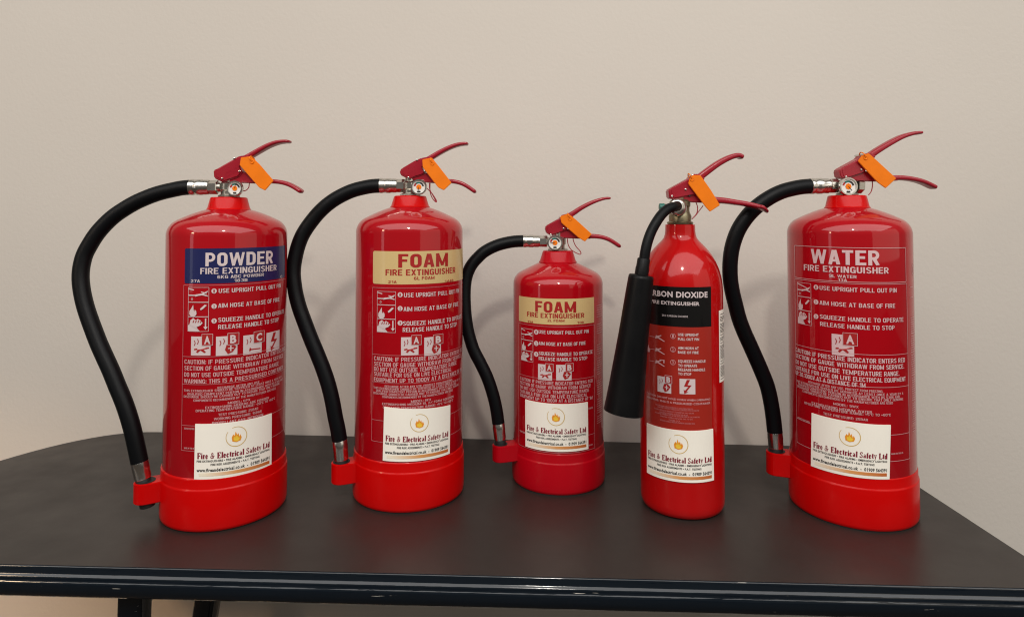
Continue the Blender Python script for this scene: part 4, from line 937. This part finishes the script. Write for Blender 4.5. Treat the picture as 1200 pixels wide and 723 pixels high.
g = dict(housing=cw((228, 385), (245, 372), (412, 280), (418, 260), (460, 245), (540, 285), (470, 350), (480, 420), (440, 430), (262, 462), (236, 452)),
  low_plate=cw((262, 455), (330, 435), (420, 400), (500, 400), (640, 445), (690, 498), (560, 492), (440, 488), (370, 478), (300, 470)),
  low_arm=cw((560, 462), (650, 468), (720, 474), (800, 486), (880, 498), (960, 514), (1030, 534), (1080, 553)), low_th=(8.0, 4.2), lean=.045,
  up_arm=cw((450, 305), (510, 268), (580, 215), (650, 165), (720, 125), (780, 100), (830, 92), (872, 112)), up_th=(8.4, 5.4),
  pins=cw((255, 435), (368, 380), (428, 262)), holes=cw((405, 430), (392, 385)), wires=[cw((475, 488), (488, 530), (480, 580), (440, 628)), cw((535, 515), (500, 560), (470, 600), (440, 628))], stamp=None)
L = levers(C, g)
sw = L(750 + 320 * s, 170 + 530 * s, -.020)
mb = MB(); ax = dict(X=Vector((1, 0, 0)), Yv=Vector((0, 0, 1)), Z=Vector((-.35, -.93, -.05)).normalized())
lathe(mb, [(.008, -.020), (.0125, -.016), (.0135, -.008), (.0142, -.004), (.0142, .000), (.0125, .003), (.0105, .004), (.0105, .009), (.0085, .0105), (.0070, .0105)], 40, sw, **ax); mb.build('hose_swivel', M['chrome'], root)
mb = MB(); a = L(750 + 205 * s, 170 + 528 * s, -.004); b_ = L(750 + 300 * s, 170 + 530 * s, -.004); cyl(mb, a, b_, .0055, 20, .0008); mb.build('outlet_port', M['brass'], root)
mb = MB(); cyl(mb, a + Vector((-.008, 0, 0)), a + Vector((.0005, 0, 0)), .0062, 20, .001); mb.build('port_cap', M['green'], root)
def Wc(x, y, Yd): p = at(x, y, Yd); return Vector((p.x - C.X, Yd - C.Y, p.z))
hp = [(794, 241.5, 1.015), (788.5, 242.8, 1.004), (782, 245.5, .998), (775, 252, .993), (768.5, 261.5, .988), (763, 272, .985), (759, 283, .982), (756.4, 294, .980), (754.6, 306, .979), (753.6, 314, .978)]
mb = MB(); tube(mb, [Wc(*p) for p in hp], .0078, 24, 8); hs = mb.build('discharge_hose', M['rubber'], root)
h0 = Wc(754.6, 303, .979); h1 = Wc(751.6, 322, .978); h2 = Wc(730.6, 482.5, .975)
ax_ = (h2 - h1).normalized()
mb = MB(); lathe_axis(mb, h0, h1 + ax_ * .004, [(.0088, 0), (.0096, .04), (.0098, .45), (.0103, .5), (.0103, 1)], 32); mb.build('horn_socket', M['horn'], root)
mb = MB(); hl = (h2 - h1).length
lathe_axis(mb, h1, h2, [(.012, 0), (.0172, .003), (.0186, .012), (.0190, .03), (.0199, .12), (.0225, .45), (.0262, .78), (.0282, .93), (.0292, .985), (.0296, 1.0), (.0284, 1.002), (.0275, .97), (.0240, .70), (.0150, .2)], 56); mb.build('discharge_horn', M['horn'], root, sharp=50)
tag(C, L, cw((410, 330), (422, 280), (450, 256), (512, 256), (600, 380), (680, 510), (594, 566), (560, 530)), 'orange plastic tag clipped to the handles of the CARBON DIOXIDE extinguisher')
# print
x1r = 833.2
def cp(x, y): return C.az(x, y)
aR = C.az(833.2, 360); aL = C.az(754.6, 360)
zt, zm, zb = C.z(800, 336.4), C.z(800, 383.2), C.z(800, 500)
mb = MB(); C.patch(mb, aL, aR, zm, zt, .0003); pan = B(mb, 'name_panel', M['blackp'], root)
mb = MB(); C.patch(mb, aL, aR, zb - .012, zm - .0004, .0003); lab = B(mb, 'instruction_label', M['orangered'], root)
mb = MB(); C.text(mb, 'CARBON DIOXIDE', 757.3, 828.8, 345, 6.6, .0007, .034, face='sans'); B(mb, 'lettering', M['white_print'], pan)
mb = MB(); C.text(mb, 'FIRE EXTINGUISHER', 763.6, 819.4, 355.4, 4.1, .0007, .028, face='sans'); B(mb, 'lettering', M['white_print'], pan)
mb = MB(); C.text(mb, '2KG CARBON DIOXIDE', 776, 806, 370.4, 2.1, .0007, .004, face='sans'); B(mb, 'lettering', M['white_print'], pan)
mb = MB()
for st, x0, x1, y in (('USE UPRIGHT', 794.5, 818.6, 392.2), ('PULL OUT PIN', 794.5, 819, 397.5), ('AIM HORN AT', 794.5, 818.6, 407.9), ('BASE OF FIRE', 794.5, 818.4, 412.9), ('SQUEEZE HANDLE', 794.7, 826.4, 423.4), ('TO OPERATE', 794.7, 816.6, 428.4), ('RELEASE HANDLE', 794.7, 826, 433.3), ('TO STOP', 794.7, 810, 438.1)):
    C.text(mb, st, x0, x1, y, 3.0, .0007, .026, face='sans')
B(mb, 'instruction_lettering', M['white_print'], lab)
mb = MB()
for i, y in enumerate((393.8, 409.4, 424.4)):
    a, z = C.az(788.7, y), C.z(788.7, y); C.disc(mb, a, z, .0040, .0007, 20, .0034)
    vs, fs = text_mesh(str(i + 1), .01); mb.add([C.p(a + (u - .5) * .0020 / C.r, z - .0023 + .0046 * v, .0007) for u, v in vs], fs)
B(mb, 'step_number', M['pink_print'], lab)
for i, y in enumerate((395, 410, 424)):
    mb = MB(); a0, a1 = C.az(760, y), C.az(780, y); z = C.z(770, y); h = .006
    C.poly(mb, [(.45, .3), (.5, .75), (.62, .7), (.78, .85), (.8, .75), (.66, .55), (.98, .1), (.93, .06), (.6, .4)], a0, a1, z - h, z + h, .0007)
    C.poly(mb, [(.1, .48), (.42, .52), (.42, .46), (.1, .43)], a0, a1, z - h, z + h, .0007)
    if i == 1: C.poly(mb, FLAME, a0 - .04, a0 + .10, z - h, z + h, .0007)
    if i == 2: C.poly(mb, [(.7, .9), (.96, .92), (.95, .5), (.9, .5), (.9, .82), (.7, .82)], a0, a1, z - h, z + h, .0008)
    B(mb, 'pictogram', M['pink_print'], lab)
class_icon(C, 770.8, 786.7, 441.4, 460, 'B', (779.6, 787.6, 440, 449), lab, ink='red_print')
class_icon(C, 796.4, 814.8, 444, 461.8, 'bolt', None, lab)
mb = MB()
for st, x0, x1, y in (('CAUTION: DO NOT HOLD HORN WHEN OPERATING', 758.6, 832, 467.9), ('WARNING: THIS IS A PRESSURISED CONTAINER', 758.6, 832, 472.3)): C.text(mb, st, x0, x1, y, 2.3, .0007, .016, face='sans')
B(mb, 'caution_lettering', M['pink_print'], lab)
mb = MB()
for k, (st, x0, x1) in enumerate(((SMALL5[1], 768, 812), (SMALL5[2], 771, 819), (SMALL5[3], 767, 813), (SMALL5[4], 773, 806), ('RECHARGE IMMEDIATELY AFTER ANY USE EVEN IF ONLY PARTIAL', 768, 820), ('OPERATING TEMPERATURE RANGE -30°C TO +60°C', 774, 812), ('MODEL: 2CX', 784, 797), ('EXTINGUISHING MEDIUM CARBON DIOXIDE 2KG', 774, 814))):
    C.text(mb, st, x0, x1, 477.6 + 2.5 * k, 1.5, .0007, 0, face='sans')
B(mb, 'fine_print', M['faint_print'], lab)
sticker(C, (758.7, 495.2), (834.9, 502), (835.9, 562), (759, 553.3))
# white side label near the right-hand outline
mb = MB(); a0 = C.az(842.4, 400); a1 = a0 + .55; z0, z1 = C.z(844, 448), C.z(844, 363.5); C.patch(mb, a0, a1, z0, z1, .0005, n=8); sl = B(mb, 'side_label', M['sticker'], root)
mb = MB(); k = z1 - .006
while k > z0 + .004:
    C.patch(mb, a0 + .05, a0 + random.uniform(.25, .5), k - .0010, k, .0008, n=3); k -= random.choice((.0022, .0022, .004))
B(mb, 'fine_print', M['sticker_ink'], sl)

# fine lettering and the side columns are too small to pick apart line by line
for o in bpy.data.objects:
    if o.name.split('.')[0] in ('fine_print', 'side_print'): o['kind'] = 'stuff'
